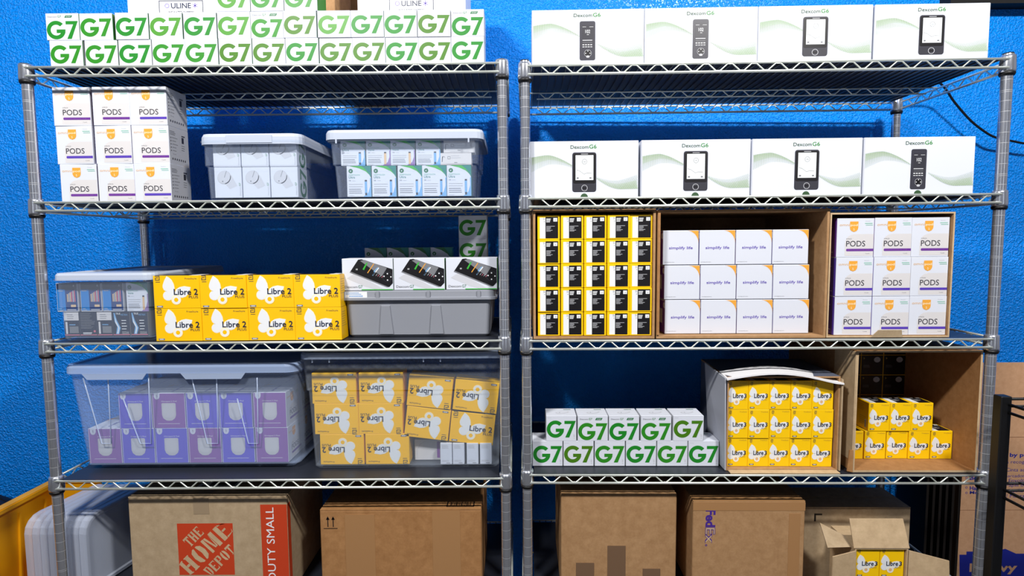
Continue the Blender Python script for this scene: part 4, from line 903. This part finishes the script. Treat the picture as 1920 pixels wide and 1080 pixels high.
a.text('Ex', x0, y2_-.001, (x1-x0), m_fx, 2, w=y2_-y3_, bold=.035, rot=-PI/2); a.text('Ex', x0+.0014, y2_-.0024, (x1-x0)-.0028, m_cardl, 3, w=y2_-y3_-.003, bold=-.005, rot=-PI/2)
a.arc(x0+.003, y3_-.006, .003, .0015, 0, 360, m_fx, 2, 10); mb.build('printed_lettering', t)
mb = MB(); mb.box(-w/2, w/2, -d/2-.0007, -d/2, h-.022, h+.001, m_tape); mb.box(-w/2, w/2, -d/2, -d/2+.04, h+.0036, h+.0042, m_tape); mb.build('tape', t)
mb = MB(); mb.box(w/2-.042, w/2-.012, -d/2-.0006, -d/2, .0, h-.03, m_tape); mb.build('tape', t)
t, w, d, h = carton('brown_carton', 1, .765, 1.0719, .10, .23, z5r, .6190, m_cardg, 'grey-brown carton behind the small open box, under a wavy shadow')
mb = MB(); a = Art(mb, (-w/2, -d/2, 0), (1, 0, 0), (0, 0, 1)); a.rect(.040, h-.038, .045, h-.015, m_black, 1); a.rect(.045, h-.020, .062, h-.015, m_black, 1); mb.build('printed_mark', t)
# small open box with two yellow boxes
root, bw, bd = open_carton(1, .846, .9815, -.030, .088, 4, .1565, m_cardl, 'small open box with spread flaps holding two yellow boxes, bottom right shelf', t=.0035, edge=m_cardl)
hb = .1565
mb = MB(); mb.plate([(-bw/2-.004, .001, hb), (bw/2+.002, .001, hb), (bw/2-.006, .020, hb+.070), (-bw/2-.008, .020, hb+.070)], .003, m_cardl); mb.build('flap', root)
mb = MB(); mb.plate([(-bw/2-.070, -.022, .002), (-bw/2, -.001, .002), (-bw/2, -.001, hb-.006), (-bw/2-.070, -.022, hb-.010)], .003, m_cardl); mb.build('flap', root)
mb = MB(); mb.plate([(bw/2, -.001, .002), (bw/2+.098, -.018, .002), (bw/2+.090, -.018, hb-.022), (bw/2, -.001, hb-.004)], .003, m_cardl); mb.build('flap', root)
mb = MB(); mb.plate([(-bw/2-.066, .010, hb-.006), (-bw/2-.004, .014, hb-.006), (-bw/2-.004, .040, hb+.010), (-bw/2-.062, .060, hb+.036)], .003, m_cardg); mb.build('flap', root)
for i in (0, 1):
    xx = .91375+(-.0312, .0312)[i]
    put('sensor_carton', L3, 1, xx, -.024+QD/2, z5r+.0038, 'small yellow box low in the small open box, %s one' % ['left', 'right'][i], 'box', 'yellow boxes in the small open box', scale=(1.07, 1, .95))
    put('sensor_carton', L3, 1, xx, -.024+QD/2, z5r+.0042+QH*.95, 'small yellow box atop another inside the small open box, %s one' % ['left', 'right'][i], 'box', 'yellow boxes in the small open box', scale=(1.07, 1, 1.07))
# ------------------------------------------------------------------ right side of the room
m_flat = mat('pinkish_tan_cardboard', (214, 166, 128), .75, 0, .2, f_card((204, 156, 118), (222, 176, 138))); m_navyp = mat('royal_blue_print', (24, 38, 150), .6)
x0 = pl(1775, 1000, 1, .43)[0]; X0 = W(1, x0, .43, 0)
root = empty('cardboard_flat', (X0.x, .452, 0)); tag(root, 'large tan moving-box flat with blue print leaning on wall at far right', 'cardboard')
def flat_pt(px, py):
    r_ = ray(px, py); t_ = (.452-CAM.y)/r_.y; P = CAM+r_*t_; return P.x-X0.x, P.z
H1 = flat_pt(1900, 680)[1]; H2 = flat_pt(1900, 820)[1]; H3 = flat_pt(1800, 957)[1]
mb = MB(); mb.box(0, .62, 0, .006, 0, H3-.001, m_flat); mb.build('panel', root)
mb = MB(); mb.box(.022, .62, 0, .006, H3+.001, H2-.001, m_flat); mb.build('panel', root)
mb = MB(); mb.box(.05, .62, 0, .006, H2+.001, H1, m_flat); mb.build('panel', root)
mb = MB(); a = Art(mb, (0, 0, 0), (1, 0, 0), (0, 0, 1))
def ft(tx, px, py, hpx, wpx, bold=.0):
    x, z = flat_pt(px, py); k = .00178; a.text(tx, x, z, hpx*k, m_navyp, 1, w=wpx*k, bold=bold)
ft('Pro by piece', 1866, 859, 10, 80, .03); ft('para recogier', 1872, 871, 8, 62); ft('Cinta adhesiva', 1886, 884, 7, 64); ft('marcador', 1882, 895, 6, 40); ft('/ Envoltura', 1884, 904, 7, 52); ft('Papel de e', 1886, 914, 7, 48); ft('Carretilla de', 1877, 923, 7, 56); ft('/ Mantas', 1886, 933, 7, 40)
ft('Bubble', 1818, 900, 8, 40, .03); ft('Hand truck', 1818, 919, 8, 50, .03); ft('Moving pads', 1818, 928, 8, 62, .03)
for py in (896, 914, 924): x, z = flat_pt(1812, py); a.arc(x, z, .0040, .0026, 0, 360, m_navyp, 1, 12)
mb.build('printed_text', root); mb = MB(); a = Art(mb, (0, 0, 0), (1, 0, 0), (0, 0, 1))
P = [flat_pt(*q) for q in ((1799, 1095), (1799, 1040), (1812, 1040), (1812, 1034), (1860, 1034), (1885, 1029), (1905, 1038), (1960, 1038), (1960, 1095))]
a.poly(P, m_navyp, 1); x, z = flat_pt(1817, 1077); a.text('Heavy', x, z, .040, m_flat, 2, w=.165, bold=.03)
x, z = flat_pt(1817, 1110); a.poly([flat_pt(*q) for q in ((1799, 1095), (1960, 1095), (1960, 1180), (1799, 1180))], m_navyp, 1)
mb.build('printed_banner', root)
# strip-like flats between the wall and the unit
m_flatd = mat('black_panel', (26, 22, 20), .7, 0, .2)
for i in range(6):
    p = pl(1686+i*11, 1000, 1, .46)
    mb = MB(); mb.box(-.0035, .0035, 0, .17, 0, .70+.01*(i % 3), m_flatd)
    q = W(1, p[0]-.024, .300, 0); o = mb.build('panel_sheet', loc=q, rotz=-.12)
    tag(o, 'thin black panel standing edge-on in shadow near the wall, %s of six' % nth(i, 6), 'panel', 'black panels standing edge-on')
p = pl(1749, 1000, 1, .38); q_ = pl(1768, 1000, 1, .38)
mb = MB(); mb.box(0, q_[0]-p[0], 0, .004, 0, .79, m_flat); mb.box(-.006, q_[0]-p[0]+.003, -.002, .0, .575, .585, m_flat); o = mb.build('cardboard_strip', loc=W(1, p[0]+.004, .335, 0)); tag(o, 'narrow tan cardboard strip standing between the black panels and large flat', 'cardboard')
# black wire rack at far right
root = empty('black_rack', (2.388, -.10, 0)); tag(root, 'black metal wire rack at the right edge, in front of the flats', 'rack')
for dx, dy in ((0, 0), (.5, 0), (0, -.36), (.5, -.36)):
    mb = MB(); mb.box(-.013, .013, -.013, .013, 0, .992, m_sleeve, .002); mb.build('post', root, (dx, dy, 0))
for z in (.965, .755, .50, .2):
    mb = MB()
    for yy in (0, -.36): mb.tube([(.013, yy, z+.018), (.487, yy, z+.018)], .0035, m_sleeve, 6)
    mb.tube([(.013, yy+.36, z), (.487, yy+.36, z)], .003, m_sleeve, 6)
    for xx in (0.006, .494): mb.tube([(xx, -.013, z+.008), (xx, -.347, z+.008)], .0035, m_sleeve, 6); mb.tube([(xx, -.013, z-.012), (xx, -.347, z-.012)], .0035, m_sleeve, 6)
    for i in range(9): mb.tube([(.05+i*.05, -.002, z+.0215), (.05+i*.05, -.358, z+.0215)], .0018, m_sleeve, 6)
    mb.build('wire_shelf', root)
# black cable on the wall
pts = [(1712, 118, .34), (1765, 158, .43), (1790, 192, .455), (1820, 226, .465), (1848, 248, .47), (1868, 258, .47), (1900, 265, .475), (1935, 270, .475), (2050, 276, .475)]
P = [W(1, *pl(a_, b_, 1, o_)) for a_, b_, o_ in pts]; Q = []
for i in range(len(P)-1):
    p_1, p0_, p1_, p2_ = P[max(i-1, 0)], P[i], P[i+1], P[min(i+2, len(P)-1)]
    for k in range(5):
        t_ = k/5; Q.append(.5*((2*p0_)+(p1_-p_1)*t_+(2*p_1-5*p0_+4*p1_-p2_)*t_**2+(3*p0_-p_1-3*p1_+p2_)*t_**3))
mb = MB(); mb.tube(Q+[P[-1]], .0036, m_sleeve, 8); tag(mb.build('cable'), 'black cable sagging across the blue wall beside the right unit top shelf', 'cable')
# ------------------------------------------------------------------ left side of the room
m_ybin = mat('yellow_bin_plastic', (236, 168, 12), .42)
root = empty('stacking_bin', (-.36, .19, 0)); tag(root, 'large yellow plastic stacking bin on the floor left of the shelving', 'storage bin')
mb = MB(); tk = .005
Y0, Y1 = -.30, .27
mb.box(-.025, -.020, Y0, Y1, 0, .56, m_ybin)                                   # tall back wall
mb.box(-.02, .18, Y0, Y1, 0, tk, m_ybin)                                        # bottom
prof = [(-.02, tk), (.18, tk), (.18, .34), (.155, .44), (.135, .56), (-.02, .56)]
for y in (Y1-tk, Y0):
    vs = [(x, y, z) for x, z in prof]+[(x, y+tk, z) for x, z in prof]; n = len(prof)
    mb.add(vs, [tuple(range(n)), tuple(reversed(range(n, 2*n)))]+[(i, i+n, (i+1) % n+n, (i+1) % n) for i in range(n)], m_ybin)
mb.box(.175, .18, Y0+tk, Y1-tk, tk, .30, m_ybin)
mb.build('tub', root)
mb = MB(); mb.box(-.037, -.004, Y0-.012, Y1+.012, .548, .566, m_ybin, .003); mb.box(-.004, .14, Y1-.010, Y1+.012, .552, .566, m_ybin, .003); mb.build('rim', root)
for y in (-.22, -.12, -.02, .08, .18):
    mb = MB(); mb.hexa([(-.020, y, .02), (-.008, y, .02), (-.008, y+.006, .02), (-.020, y+.006, .02), (-.020, y+.03, .52), (-.014, y+.03, .52), (-.014, y+.036, .52), (-.020, y+.036, .52)], m_ybin); mb.build('rib', root)
m_bag = mat('black_bag_plastic', (20, 22, 32), .35)
mb = MB(); rings = []; rnd = random.Random(3)
for j in range(11):
    t_ = j/10; z = .565*t_; rad = .12*(1-.15*t_)*math.sqrt(max(.0, 1-(t_**6)))+.004; n = 24
    rings.append([(rad*1.25*math.cos(2*PI*i/n)*(1+.07*math.sin(5*i+j*1.7)), min(.105, rad*.8*math.sin(2*PI*i/n)*(1+.08*math.sin(3*i+j))), z+.012*math.sin(i*1.9+j)*(t_ > .2)) for i in range(n)])
mb.loft(rings, m_bag, True, True, True); o = mb.build('trash_bag', loc=(-.565, .375, .0)); tag(o, 'black plastic bag slumped against the wall behind the yellow bin', 'bag')
